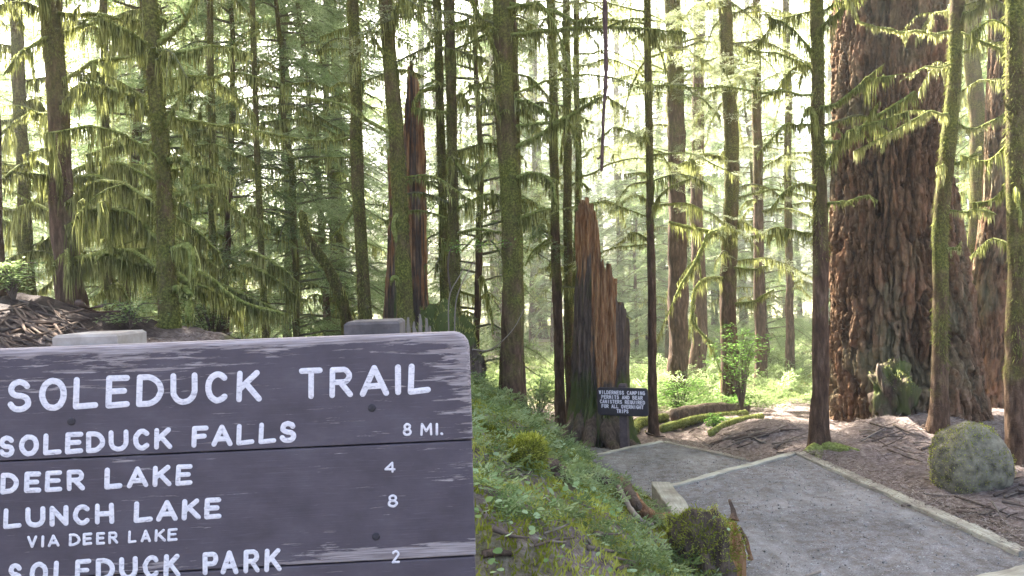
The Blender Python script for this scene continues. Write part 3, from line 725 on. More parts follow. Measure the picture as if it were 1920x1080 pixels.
def branch(tree, pts, r0=.016, r1=.004, dens=170, Lmax=.25, width=.009, mat='hang', tint=.9, sprays=0, fz=60, side=0, n=None):
    root = trees[tree][0]; pts = bezier(pts, n or max(8, int(np.linalg.norm(np.asarray(pts[-1]) - np.asarray(pts[0])) / .07)))
    m = len(pts); wob = np.c_[fbm(np.arange(m) * .35, tree * 3.1, 0, 1, 2), fbm(np.arange(m) * .35, tree * 3.1, 5, 2, 2), fbm(np.arange(m) * .35, tree * 3.1, 9, 3, 2)] * .025
    wob[0] = 0; pts = pts + wob
    rad = np.linspace(r0, r1, m)
    mb = MB(); tube(mb, pts, rad, 7, .4, 25, tree, tint)
    L = np.linalg.norm(np.diff(pts, axis=0), axis=1).sum()
    hang = MB()
    subs = []
    if tree in (2, 3, 8, 16, 19, 20) and side == 0 and r0 < .05: side = 3
    for s in range(side):
        k = rng.integers(int(m * .25), m - 1); d0 = pts[min(k + 1, m - 1)] - pts[k - 1]; d0 /= np.linalg.norm(d0)
        yaw = rng.choice([-1, 1]) * rng.uniform(.5, 1.1); c_, s_ = math.cos(yaw), math.sin(yaw)
        d1 = np.array([d0[0] * c_ - d0[1] * s_, d0[0] * s_ + d0[1] * c_, d0[2] + rng.uniform(-.4, .3)]); ln = L * rng.uniform(.15, .4)
        q = bezier([pts[k], pts[k] + d1 * ln * .5 + [0, 0, .02], pts[k] + d1 * ln + [0, 0, -.08 * ln + rng.normal(0, .03)]], 6)
        tube(mb, q, np.linspace(rad[k] * .55, .002, 6), 5, .3, 25, 3, tint); subs.append(q)
        if dens: drape(hang, q, .006, dens * .7, Lmax * .7, width, s)
    o = mb.build('branch', M['branch'], root); dens *= 2.0 if tree in (0, 1, 2, 3, 23, 24, 25) else 1.7; Lmax *= .85 if tree in (0, 1, 2, 3, 23, 24, 25) else .9; width *= .95
    if dens: drape(hang, pts, rad, dens, Lmax, width, rng.integers(99))
    if fz: fuzz(hang, pts, rad, int(fz * L), .025, .007)
    if hang.n: h = hang.build('hanging_moss', M[mat], o); h['kind'] = 'stuff'
    if sprays and tree in (12, 13, 14, 16, 18, 8): fm = 'needle_pale'
    else: fm = 'needle'
    if sprays:
        f = MB(); put_sprays(f, pts, sprays, .8, SP)
        for q in subs: put_sprays(f, q, sprays, .6, SP)
        f.build('foliage', M[fm], o)['kind'] = 'stuff'
    return o

def PB(tree, *pp, dd=None):
    """branch points from pixels of the photograph; the first is moved onto the trunk's axis"""
    d = trees[tree][3]; dd = dd or [0] * len(pp)
    q = [P(x, y, d + e) for (x, y), e in zip(pp, dd)]
    pts = trees[tree][1]; z = q[0][2]; q[0] = np.array([np.interp(z, pts[:, 2], pts[:, k]) for k in range(3)])
    return q

# hand-placed limbs seen in the photograph
br = branch
# tree 3 (dark, left) and tree 4 (green, behind sign)
br(2, PB(2, (118, 150), (190, 115), (275, 108), dd=[0, -.3, -.5]), .022, .008, 120, .25)
br(2, PB(2, (110, 205), (150, 165), (220, 172), (290, 200), dd=[0, -.3, -.6, -.8]), .026, .01, 330, .34)
br(2, PB(2, (128, 385), (180, 345), (240, 350), (290, 380), dd=[0, -.3, -.6, -.9]), .026, .012, 380, .42)
br(2, PB(2, (130, 425), (190, 395), (260, 410), (310, 470), dd=[0, -.4, -.7, -.9]), .028, .012, 420, .50)
br(2, PB(2, (110, 490), (200, 480), (300, 505), (420, 560), (520, 600), dd=[0, -.4, -.5, -.4, -.2]), .045, .02, 420, .36)
br(2, PB(2, (110, 500), (230, 470), (330, 520), dd=[0, -.5, -.9]), .03, .012, 300, .3)
br(2, PB(2, (100, 60), (50, 90), (10, 140), dd=[0, -.3, -.5]), .02, .008, 200, .3)
br(2, PB(2, (105, 210), (60, 215), (0, 250), dd=[0, .2, .4]), .018, .006, 200, .3)
br(2, PB(2, (115, 330), (60, 300), (5, 340), dd=[0, -.2, -.5]), .02, .008, 260, .3)
br(2, PB(2, (120, 400), (60, 385), (8, 400), dd=[0, .3, .6]), .02, .008, 260, .3)
br(2, PB(2, (110, 20), (190, 30), (275, 45), dd=[0, -.2, -.4]), .02, .01, 200, .3)
for k_ in range(5):
    x_, y_ = rng.uniform(150, 290), 330 + k_ * 32 + rng.uniform(-15, 15); a_ = rng.uniform(60, 130)
    br(23, [P(x_ - a_, y_ + 30, 7.6 + .2 * k_ % 1), P(x_, y_ - 20, 7.4), P(x_ + a_ * .7, y_ + 5, 7.3), P(x_ + a_ * 1.3, y_ + 70, 7.3)], .028, .01, 300, .5)
for k_ in range(5):
    x_, y_ = rng.uniform(360, 520), 470 + k_ * 22 + rng.uniform(-12, 12); a_ = rng.uniform(50, 90)
    br(24, [P(x_ - a_, y_ - 20, 7.9), P(x_, y_, 7.7), P(x_ + a_, y_ + 40, 7.8)], .022, .01, 260, .4)
br(3, PB(3, (290, 85), (330, 50), (355, 20), (390, -60), dd=[0, -.1, -.2, -.2]), .02, .012, 60, .12)
br(3, PB(3, (292, 95), (340, 95), (400, 85), (470, 100), dd=[0, -.2, -.3, -.3]), .017, .006, 220, .3)
br(3, PB(3, (295, 110), (380, 100), (440, 85), (500, 50), dd=[0, .1, .2, .3]), .012, .004, 50, .15)
br(3, PB(3, (300, 250), (330, 185), (385, 140), dd=[0, -.1, -.1]), .016, .006, 70, .2)
br(3, PB(3, (300, 215), (380, 228), (480, 245), (580, 262), (640, 250), dd=[0, .2, .4, .5, .6]), .014, .004, 160, .24)
br(3, PB(3, (290, 200), (240, 175), (150, 155), dd=[0, .2, .3]), .018, .01, 330, .32)
br(3, PB(3, (295, 270), (230, 270), (160, 290), dd=[0, .2, .3]), .014, .01, 250, .28)
br(3, PB(3, (300, 300), (345, 298), (352, 345), dd=[0, -.1, -.1]), .022, .024, 260, .12)
br(3, PB(3, (305, 320), (370, 310), (430, 340), dd=[0, .1, .3]), .012, .01, 240, .36)
br(3, PB(3, (310, 370), (390, 345), (420, 375), (480, 425), dd=[0, .1, .2, .4]), .02, .012, 340, .28)
br(3, PB(3, (318, 470), (350, 460), (362, 520), dd=[0, -.1, -.1]), .03, .02, 260, .3)
br(3, PB(3, (318, 485), (390, 520), (450, 565), (530, 590), dd=[0, .2, .3, .5]), .022, .014, 380, .36)
br(3, PB(3, (318, 540), (350, 545), (356, 600), dd=[0, -.1, -.1]), .03, .03, 220, .12)
br(3, PB(3, (300, 90), (240, 60), (180, 25), dd=[0, -.3, -.6]), .02, .01, 330, .36)
# bent tree: long bare limb sweeping up to the left
br(5, PB(5, (745, 258), (690, 225), (620, 190), (500, 178), (400, 200), dd=[0, -.1, -.1, .1, .2]), .022, .004, 70, .12, side=5)
br(5, PB(5, (735, 115), (705, 80), (690, 40), dd=[0, -.1, -.2]), .018, .01, 160, .2)
br(5, PB(5, (750, 560), (742, 520), (735, 525), dd=[0, -.08, -.1]), .03, .02, 100, .08)
br(5, PB(5, (755, 480), (738, 430), (745, 400), dd=[0, -.08, -.08]), .03, .02, 100, .08)
br(4, PB(4, (665, 260), (600, 265), (540, 255), (480, 245), dd=[0, .1, .2, .3]), .014, .006, 150, .2)
br(4, PB(4, (665, 60), (640, 55), (600, 70), dd=[0, .1, .2]), .014, .006, 170, .25)
br(4, PB(4, (668, 160), (640, 155), (618, 165), dd=[0, .1, .2]), .014, .006, 170, .2)
br(4, PB(4, (662, 95), (620, 92), (595, 100), dd=[0, .1, .2]), .014, .006, 150, .25)
br(4, PB(4, (675, 380), (645, 420), (620, 445), dd=[0, .1, .2]), .016, .01, 40, .1)
br(6, PB(6, (828, 160), (795, 170), (778, 190), dd=[0, -.2, -.3]), .024, .02, 330, .2)
br(7, PB(7, (845, 215), (810, 208), (775, 205), dd=[0, -.1, -.1]), .018, .012, 240, .2)
br(7, PB(7, (850, 40), (880, 50), (950, 42), dd=[0, -.2, -.4]), .012, .008, 160, .15)
br(7, PB(7, (855, 300), (880, 335), (920, 300), dd=[0, -.2, -.3]), .022, .016, 300, .3)
br(7, PB(7, (862, 440), (890, 430), (935, 438), dd=[0, -.2, -.3]), .02, .012, 120, .14)
# stout centre tree
br(8, PB(8, (962, 285), (1020, 250), (1070, 215), (1112, 188), dd=[0, -.2, -.3, -.4]), .024, .016, 260, .34)
br(8, PB(8, (962, 180), (1010, 200), (1050, 228), dd=[0, -.1, -.2]), .016, .012, 200, .26)
br(8, PB(8, (1050, 228), (1078, 240), (1086, 300), (1085, 350), dd=[-.2, -.2, -.2, -.2])[0:1] + PB(8, (1000, 195), (1060, 232), (1082, 270), (1086, 345), dd=[0, -.2, -.2, -.2])[1:], .018, .014, 200, .26)
br(8, PB(8, (955, 20), (1000, 8), (1030, 25), (1065, 120), (1085, 190), dd=[0, -.3, -.4, -.4, -.4]), .02, .006, 110, .2)
br(8, PB(8, (960, 68), (1020, 60), (1080, 50), (1200, 52), (1290, 60), dd=[0, -.2, -.3, -.3, -.3]), .028, .006, 260, .28, side=3)
br(8, PB(8, (955, 5), (1030, 20), (1080, 38), (1120, 30), dd=[0, -.2, -.3, -.3]), .024, .012, 260, .2)
br(8, PB(8, (955, 240), (925, 200), (880, 155), dd=[0, -.2, -.2]), .014, .006, 130, .24)
br(8, PB(8, (950, 130), (900, 30), (880, -20), dd=[0, -.3, -.4]), .02, .01, 200, .2)
br(8, PB(8, (955, 340), (1000, 325), (1035, 340), (1045, 380), dd=[0, -.2, -.3, -.4]), .024, .014, 300, .3)
br(8, PB(8, (960, 430), (990, 405), (1035, 392), dd=[0, -.2, -.3]), .018, .012, 240, .24)
br(8, PB(8, (945, 60), (910, 50), (840, 55), (800, 80), dd=[0, -.2, -.3, -.3]), .014, .006, 170, .2)
br(10, PB(10, (1042, 440), (1000, 470), (985, 500), dd=[0, -.2, -.3]), .016, .008, 160, .2)
br(12, PB(12, (1082, 200), (1060, 240), (1050, 300), dd=[0, -.1, -.1]), .02, .014, 260, .4)
# antler limbs in the bright gap
br(16, PB(16, (1362, 440), (1310, 430), (1255, 418), dd=[0, -.5, -.7]), .03, .02, 220, .3)
br(16, PB(16, (1362, 428), (1330, 440), (1300, 500), (1265, 555), dd=[0, -.5, -.7, -.8]), .045, .018, 200, .4)
br(16, PB(16, (1366, 520), (1310, 530), (1300, 600), (1340, 650), dd=[0, -.3, -.5, -.6]), .03, .016, 180, .5)
br(16, PB(16, (1366, 500), (1400, 505), (1440, 500), dd=[0, -.3, -.4]), .022, .012, 200, .3)
br(16, PB(16, (1368, 570), (1410, 565), (1450, 545), dd=[0, -.3, -.4]), .02, .012, 200, .3)
br(16, PB(16, (1364, 300), (1320, 290), (1270, 310), dd=[0, -.3, -.5]), .02, .01, 260, .5)
br(13, PB(13, (1218, 400), (1245, 360), (1300, 330), dd=[0, -.4, -.6]), .014, .006, 200, .3)
br(13, PB(13, (1216, 330), (1200, 325), (1170, 328), dd=[0, -.2, -.4]), .012, .006, 140, .2)
br(13, PB(13, (1216, 270), (1160, 240), (1120, 260), dd=[0, -.4, -.5]), .012, .005, 200, .3)
# trailside tree
br(19, PB(19, (1525, 178), (1440, 172), (1330, 162), (1190, 155), dd=[0, -.2, -.3, -.3]), .014, .003, 110, .12, side=9)
br(19, PB(19, (1525, 130), (1480, 110), (1400, 90), dd=[0, .2, .3]), .014, .005, 160, .3, side=3)
br(19, PB(19, (1528, 200), (1560, 195), (1620, 158), (1680, 140), dd=[0, -.2, -.3, -.3]), .016, .01, 300, .26)
br(19, PB(19, (1528, 268), (1590, 258), (1650, 215), (1712, 172), dd=[0, -.2, -.4, -.5]), .018, .014, 300, .26)
br(19, PB(19, (1528, 330), (1570, 270), (1620, 235), (1700, 210), dd=[0, -.2, -.5, -.6]), .018, .006, 240, .3, side=2)
br(19, PB(19, (1530, 382), (1590, 375), (1635, 370), dd=[0, -.1, -.2]), .012, .010, 240, .12)
br(19, PB(19, (1522, 60), (1570, 20), (1620, -10), dd=[0, -.2, -.3]), .016, .008, 240, .26)
br(19, PB(19, (1525, 235), (1490, 232), (1470, 240), (1420, 290), dd=[0, -.1, -.2, -.2]), .014, .005, 140, .2, side=2)
br(19, PB(19, (1522, 110), (1490, 60), (1440, 30), dd=[0, .1, .3]), .012, .005, 200, .3, side=2)
br(19, PB(19, (1522, 440), (1480, 432), (1440, 440), dd=[0, .4, .8]), .014, .006, 240, .3)
# leaning thin tree, sunlit mossy limbs
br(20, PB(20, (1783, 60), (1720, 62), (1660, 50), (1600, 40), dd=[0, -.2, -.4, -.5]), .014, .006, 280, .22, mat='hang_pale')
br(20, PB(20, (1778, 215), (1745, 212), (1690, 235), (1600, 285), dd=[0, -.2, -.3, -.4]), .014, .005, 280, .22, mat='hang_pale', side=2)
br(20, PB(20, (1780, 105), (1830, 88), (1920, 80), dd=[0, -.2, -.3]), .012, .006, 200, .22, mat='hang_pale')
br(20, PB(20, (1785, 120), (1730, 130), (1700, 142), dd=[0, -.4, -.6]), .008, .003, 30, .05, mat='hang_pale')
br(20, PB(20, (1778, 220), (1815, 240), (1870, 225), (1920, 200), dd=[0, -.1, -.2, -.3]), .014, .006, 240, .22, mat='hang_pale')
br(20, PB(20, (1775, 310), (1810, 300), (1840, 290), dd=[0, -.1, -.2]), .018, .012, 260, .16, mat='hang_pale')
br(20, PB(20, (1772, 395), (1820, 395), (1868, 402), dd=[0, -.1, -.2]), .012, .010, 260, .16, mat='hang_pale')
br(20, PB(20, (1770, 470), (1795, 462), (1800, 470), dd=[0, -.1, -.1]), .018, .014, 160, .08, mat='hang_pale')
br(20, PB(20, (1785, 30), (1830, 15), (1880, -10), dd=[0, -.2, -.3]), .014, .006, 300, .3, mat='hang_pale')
br(22, PB(22, (1905, 320), (1870, 370), (1820, 380), dd=[0, .3, .5]), .014, .006, 200, .2)
br(22, PB(22, (1905, 240), (1860, 300), (1800, 290), dd=[0, .3, .5]), .012, .005, 200, .2)
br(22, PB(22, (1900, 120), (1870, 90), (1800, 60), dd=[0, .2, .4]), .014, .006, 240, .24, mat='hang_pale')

# many lesser limbs on the near trees
def auto_limbs(tree, n, zlo, zhi, L=(.4, 1.2), Lmax=.28, dens=170, sprays=0, mat='hang', r=.012):
    root, pts, rr, d = trees[tree]
    for q in range(n):
        z = rng.uniform(zlo, zhi); b = np.array([np.interp(z, pts[:, 2], pts[:, k]) for k in range(3)])
        a = rng.uniform(0, 2 * math.pi); ln = rng.uniform(*L)
        dr = np.array([math.cos(a), math.sin(a), rng.uniform(-.25, .3)])
        p = [b, b + dr * ln * .5 + [0, 0, .06], b + dr * ln + [0, 0, -.18 * ln]]
        branch(tree, p, r * rng.uniform(.7, 1.3), .004, dens, Lmax * rng.uniform(.5, 1.2), .009, mat, rng.uniform(.4, 1), sprays, 40, rng.integers(0, 3))
for t_, n_, za, zb, kw in ((0, 4, 2.2, 4.5, {}), (23, 12, 1.4, 5, {'L': (.5, 1.5), 'Lmax': .6, 'dens': 330}), (24, 10, 1.2, 4.6, {'L': (.4, 1.2), 'Lmax': .45, 'dens': 260}), (25, 10, 1.4, 6, {'L': (.5, 1.5), 'Lmax': .6, 'dens': 260, 'sprays': 6}), (1, 11, 1.5, 4.8, {'L': (.5, 1.6), 'Lmax': .6, 'dens': 330}), (2, 10, 1.9, 4.4, {'Lmax': .45, 'dens': 260}), (3, 6, 2.2, 4.2, {'Lmax': .35}),
                           (4, 5, 2.2, 5, {}), (5, 5, 2.6, 5, {}), (6, 7, 1.6, 5, {}), (7, 9, 1.5, 5, {'Lmax': .4}), (8, 9, 1.8, 4.6, {}), (10, 6, 1.2, 6, {}), (11, 6, 1.2, 6, {}),
                           (12, 6, 2, 6.5, {'Lmax': .5}), (13, 12, 1.8, 6, {'L': (.6, 1.8), 'sprays': 7}), (14, 12, 2.6, 7, {'L': (.8, 2), 'sprays': 9, 'dens': 90, 'r': .02}), (16, 10, 1.5, 7, {'L': (.6, 1.8), 'sprays': 4, 'r': .018}), (14, 14, 4.4, 7.5, {'L': (1.4, 2.8), 'sprays': 13, 'dens': 50, 'r': .018}), (16, 16, 3.8, 7.2, {'L': (1.2, 2.6), 'sprays': 13, 'dens': 60, 'r': .016}), (18, 14, 3.6, 8, {'L': (1.2, 2.4), 'sprays': 12, 'dens': 60, 'r': .016}), (12, 12, 3.0, 6.4, {'L': (1.0, 2.2), 'sprays': 11, 'dens': 60, 'r': .014}), (13, 8, 3.2, 6, {'L': (1.0, 2.0), 'sprays': 11, 'dens': 60}), (8, 5, 3.4, 4.6, {'L': (1.0, 1.8), 'sprays': 9, 'dens': 80}),
                           (17, 10, 1, 7.5, {'L': (.6, 1.6)}), (18, 8, 1, 7.5, {'L': (.6, 1.4)}), (19, 10, 2.2, 4.4, {'L': (.3, .9), 'sprays': 0}), (20, 5, 2.4, 4.2, {'L': (.3, .7), 'mat': 'hang_pale'}), (21, 10, 1.2, 6, {'L': (.6, 1.6)}), (22, 7, 1.6, 4, {'L': (.3, .8)})):
    auto_limbs(t_, n_, za, zb, **kw)

# --- giant fir
zt = np.array([-.6, -.1, .3, .82, 1.4, 2.13, 2.93, 4.8, 8, 26]); dF = 9.0
cxp = np.array([1711, 1706, 1699, 1692, 1686, 1677, 1669, 1666, 1664, 1664]); hw_ = np.array([155, 139, 131, 124, 118, 109, 101, 97, 93, 40]) * dF / FPX
def plates(U, Vv, nu, seed, jit=.42):
    """distance to the nearest plate edge of a jittered cell pattern, periodic in U with nu columns; also a value per plate"""
    iu, iv = np.floor(U).astype(np.int64), np.floor(Vv).astype(np.int64); f1 = np.full(U.shape, 9.0); f2 = np.full(U.shape, 9.0); idv = np.zeros(U.shape)
    for a in (-1, 0, 1):
        for b in (-1, 0, 1):
            cu, cv = iu + a, iv + b; h = np.mod(cu, nu)
            du = cu + .5 + jit * _h(h, cv, h * 0, seed) - U; dv = cv + .5 + jit * 1.1 * _h(h, cv, h * 0 + 1, seed) + .5 * (h % 2) - .25 - Vv
            d = np.hypot(du, dv); c_ = d < f1; f2 = np.where(c_, f1, np.minimum(f2, d)); idv = np.where(c_, _h(h, cv, h * 0 + 2, seed), idv); f1 = np.where(c_, d, f1)
    return f2 - f1, idv
def fir(label, cxp, hw_, zt, dF, seed, zmax=7, stz=.013, nth=440, moss=.0):
    zs = np.r_[np.arange(zt[0], zmax, stz), np.arange(zmax, 26, .5)]
    # account for the camera roll: pixel x of a world point shifts with height
    cx = np.interp(zs, zt, (cxp - 960) / FPX * dF) + sr * (zs - CAMZ)
    r = np.interp(zs, zt, hw_); th = np.arange(nth) / nth * 2 * math.pi
    TH, ZS = np.meshgrid(th, zs); Rr = np.repeat(r[:, None], nth, 1)
    sx, sy = np.cos(TH) * .75, np.sin(TH) * .75
    n3 = fbm(sx * 30, sy * 30, ZS * 9, seed + 27, 3); wu = .7 * fbm(sx * 4, sy * 4, ZS * 1.6, seed, 3); wu2 = .5 * fbm(sx * 12, sy * 12, ZS * 6, seed + 2, 2)
    nc = max(16, int(2 * math.pi * r.mean() / .062)); e1, id1 = plates(TH / (2 * math.pi) * nc + wu * 1.9 + wu2 * .9, ZS * 1.6 + wu * .7 + wu2 * .5, nc, seed + 7)
    nc2 = nc * 2; e2, id2 = plates(TH / (2 * math.pi) * nc2 + wu * 3.0 + wu2 * 1.4, ZS * 7.5 + wu2 * 1.5, nc2, seed + 9)
    fur = np.clip(e1 / .24, 0, 1) ** .6; fur2 = np.clip(e2 / .22, 0, 1) ** .7
    disp = -.11 * (1 - fur) - .028 * (1 - fur2) + .020 * n3 + .022 * id1 + .010 * id2 + .03 * fbm(sx * 2, sy * 2, ZS * .6, seed + 50, 2)
    lobes = np.exp(-np.clip(ZS - zt[0], 0, 9) / .7) * .12 * np.sin(TH * 5 + 1) * 1.0
    Rr = Rr + (disp + lobes * Rr) * np.clip(Rr / .6, .4, 1)
    V = np.stack([cx[:, None] + Rr * np.cos(TH), dF + Rr * np.sin(TH), ZS], -1)
    m = len(zs); i = (np.arange(m - 1)[:, None] * nth + np.arange(nth)[None, :]); j = np.arange(m - 1)[:, None] * nth + (np.arange(nth)[None, :] + 1) % nth
    tint = np.clip(.5 + .3 * fbm(sx * 7, sy * 7, ZS * 2.5, seed + 60, 2) + .22 * id1 + .2 * id2, 0, 1)
    root = thing('fir_tree', label, 'tree', (cx[0], dF, zt[0]))
    b = MB(); b.add(V, None, np.stack([i, j, j + nth, i + nth], -1).reshape(-1, 4), tint.ravel()); o = b.build('trunk', M['fir'], root)
    return root
firA = fir('giant fir with deeply furrowed red-brown bark on the right', cxp, hw_, zt, dF, 5)
z2 = np.array([-.8, 0, .8, 1.6, 2.6, 5, 26]); fir('sunlit pale furrowed trunk right of the giant fir', np.array([1868, 1868, 1866, 1868, 1878, 1884, 1884]), np.array([64, 54, 44, 38, 30, 26, 10]) * 10.5 / FPX, z2, 10.5, 91, 7, .03, 110)
# mossy hummock and roots at the giant fir's foot
def lump(name, label, cat, c, rx, ry, rz, mat, seed, amp=.25, freq=3, n=48, fibres=0, tf=None, sink=.3, pw=.8):
    th = np.arange(n) / n * 2 * math.pi; ph_ = np.linspace(-.5 * math.pi, .5 * math.pi, n // 2); TH, PH = np.meshgrid(th, ph_)
    x, y, z = np.cos(TH) * np.cos(PH), np.sin(TH) * np.cos(PH), np.sin(PH)
    k = 1 + amp * fbm(x * freq * .5, y * freq * .5, z * freq * .5, seed, 4)
    if fibres: k = k - fibres * (1 - np.clip(np.abs(fbm(x * 9, y * 9, z * 1.2, seed + 5, 2)) / .2, 0, 1)) * sstep(.75, .2, z)
    zz = np.sign(z) * np.abs(z) ** pw; sq = (np.cos(PH) ** (pw / .8 * .6 + .4 - 1 + 1e-9)) if pw < .7 else 1.0; x = x * sq; y = y * sq
    V = np.stack([c[0] + rx * x * k, c[1] + ry * y * k, c[2] + rz * zz * k], -1)
    m = len(ph_); i = (np.arange(m - 1)[:, None] * n + np.arange(n)[None, :]); j = np.arange(m - 1)[:, None] * n + (np.arange(n)[None, :] + 1) % n
    tt = .5 if tf is None else tf(x, y, z).ravel()
    b = MB(); b.add(V, None, np.stack([i, j, j + n, i + n], -1).reshape(-1, 4), tt)
    return b, V
def tufts(mb, V, nrm_c, n, L=.03, w=.008, up=.5, mask=None):
    wt = np.repeat(np.cos(np.linspace(-.49 * math.pi, .49 * math.pi, V.shape[0]))[:, None], V.shape[1], 1).ravel(); P_ = V.reshape(-1, 3)
    if mask is not None: P_ = P_[mask.ravel()]; wt = wt[mask.ravel()]
    k = rng.choice(len(P_), n, p=wt / wt.sum()); p = P_[k] + rng.normal(0, .008, (n, 3)); d = p - nrm_c; d /= np.linalg.norm(d, axis=1)[:, None]
    strands(mb, p - d * .006, L * rng.uniform(.4, 1.4, n), w, d + [0, 0, up], .3)

# round mossy stump at right
c = G(1838, 925); c[2] = .14; c[1] += .2; c[0] += .05
rs = thing('mossy_boulder', 'squat rounded boulder with patchy moss beside the gravel trail at right', 'boulder', (c[0], c[1], -.1))
b, V = lump('', '', '', c, .28, .27, .33, None, 33, .16, 3, 80, .08, lambda x, y, z: np.clip(.3 + .25 * noise(x * 3, y * 3, z * 3, 4), 0, 1), pw=1.0); b.build('rock', simple('mossy_rock', (.05, .042, .026), (.28, .25, .17), 14), rs)
f = MB(); up = (V[..., 2] - c[2]) / .37; nz = fbm(V[..., 0] * 6, V[..., 1] * 6, V[..., 2] * 6, 2, 2)
tufts(f, V, c, 12000, .009, .006, .2, (1.6 * nz - .9 * np.abs(up - .2) - .35 * (V[..., 0] - c[0]) / .28 > -.45)); f.build('moss', M['tuft'], rs)['kind'] = 'stuff'
# mossy foreground boulder
c = P(1325, 1060, 4.0); c[2] = .10
fs = thing('mossy_stump', 'broken old stump thick with bright moss at the bottom edge of the trail', 'stump', (c[0], c[1], -.1))
nzf = lambda V, q=0: fbm(V[..., 0] * 7, V[..., 1] * 7, V[..., 2] * 7, 12 + q, 3)
for q, (dx, dy, dz, rx, rz, pw_) in enumerate(((0, 0, 0, .185, .30, .5), (-.10, -.10, -.12, .13, .19, .8), (.09, -.12, -.16, .12, .16, .8), (-.07, .02, .16, .10, .12, .9))):
    cc = c + [dx, dy, dz]; b, V = lump('', '', '', cc, rx, rx, rz, None, 71 + q, .5, 5, 64, .25, lambda x, y, z: .28 + .5 * (x > .5) + .2 * noise(x * 4, y * 4, z * 3, 4), pw=pw_)
    b.build('wood', M['rotten'], fs); f = MB(); n1 = nzf(V, q); up = (V[..., 2] - cc[2]) / rz; k = n1 + .35 * up - 1.4 * np.clip((V[..., 0] - c[0]) / .2 - .78, 0, 1) > -.22
    P_ = V[k]; wt = np.repeat(np.cos(np.linspace(-.49 * math.pi, .49 * math.pi, V.shape[0]))[:, None], V.shape[1], 1)[k]; m = 12000 if q == 0 else 6000; j = rng.choice(len(P_), m, p=wt / wt.sum()); p = P_[j] + rng.normal(0, .009, (m, 3)); d = p - cc; d /= np.linalg.norm(d, axis=1)[:, None]
    tn = np.clip(.5 + 1.0 * fbm(p[:, 0] * 12, p[:, 1] * 12, p[:, 2] * 12, 5, 2) + rng.normal(0, .15, m), 0, 1)
    strands(f, p - d * .004, .013 * rng.uniform(.4, 1.6, m), .0055, d + rng.normal(0, .5, (m, 3)) - [0, 0, .25], .5, tn); f.build('moss', M['tuft'], fs)['kind'] = 'stuff'
    if q < 3: f = MB(); m = 14; P2 = P_[rng.integers(0, len(P_), m)]; bake(f, (np.array([[0, 0, 0]] + [[math.cos(a), math.sin(a), 0] for a in np.linspace(0, 5.4, 7)]), np.array([(0, i + 1, (i + 1) % 7 + 1) for i in range(7)])), P2 + [0, -.012, .014], rng.uniform(0, 6.28, m), rng.normal(0, .4, m), rng.normal(.3, .4, m), rng.uniform(.007, .014, m)); f.build('clover', M['clover'], fs)['kind'] = 'stuff'
for (pa, pb_, w_) in (((1375, 975), (1368, 938), .022), ((1385, 1045), (1372, 985), .03), ((1408, 1050), (1388, 990), .014)):
    mb = MB(); a_ = P(*pa, 4.0); b_ = P(*pb_, 4.05); q = bezier([a_, (a_ + b_) / 2 + [.01, 0, 0], b_], 7); tube(mb, q, np.linspace(w_, w_ * .4, 7), 6, .9, 40, 3, .45); mb.build('splinter', M['rotten'], fs, smooth=False)
# small moss ball on the bank
ds_ = np.linspace(3, 9, 800); r_ = (990 - 960) / FPX * RV - (868 - 540) / FPX * UV_ + FV; q_ = CAM + ds_[:, None] * r_; c = q_[np.argmax(q_[:, 2] < H(q_[:, 0], q_[:, 1]) + .02)].copy(); c[2] += .035
o, V = lump('', '', '', c, .075, .075, .085, None, 5, .3, 4, 40, 0, lambda x, y, z: 0 * x + 1)
mh = thing('moss_hummock', 'small round cushion of bright moss on the fern bank', 'moss', (c[0], c[1], c[2] - .1)); o.build('core', M['ground'], mh); f = MB(); tufts(f, V, c, 7000, .016, .006, .1); f.build('moss', M['tuft'], mh)['kind'] = 'stuff'
# hummock at fir's foot
c = P(1672, 730, 8.2); c[2] = .28
fh = thing('mossy_burl', 'mossy debris heap piled against the giant fir foot', 'burl', (c[0], c[1], -.1))
o, V = lump('', '', '', c, .19, .2, .36, None, 8, .8, 6, 64, .25, lambda x, y, z: .12 + .15 * noise(x * 4, y * 4, z * 4, 3)); o.build('wood', M['rotten'], fh); f = MB(); tufts(f, V, c, 1200, .015, .007, .1, fbm(V[..., 0] * 4, V[..., 1] * 4, V[..., 2] * 4, 9, 2) > 0.05); f.build('moss', M['hang'], fh)['kind'] = 'stuff'

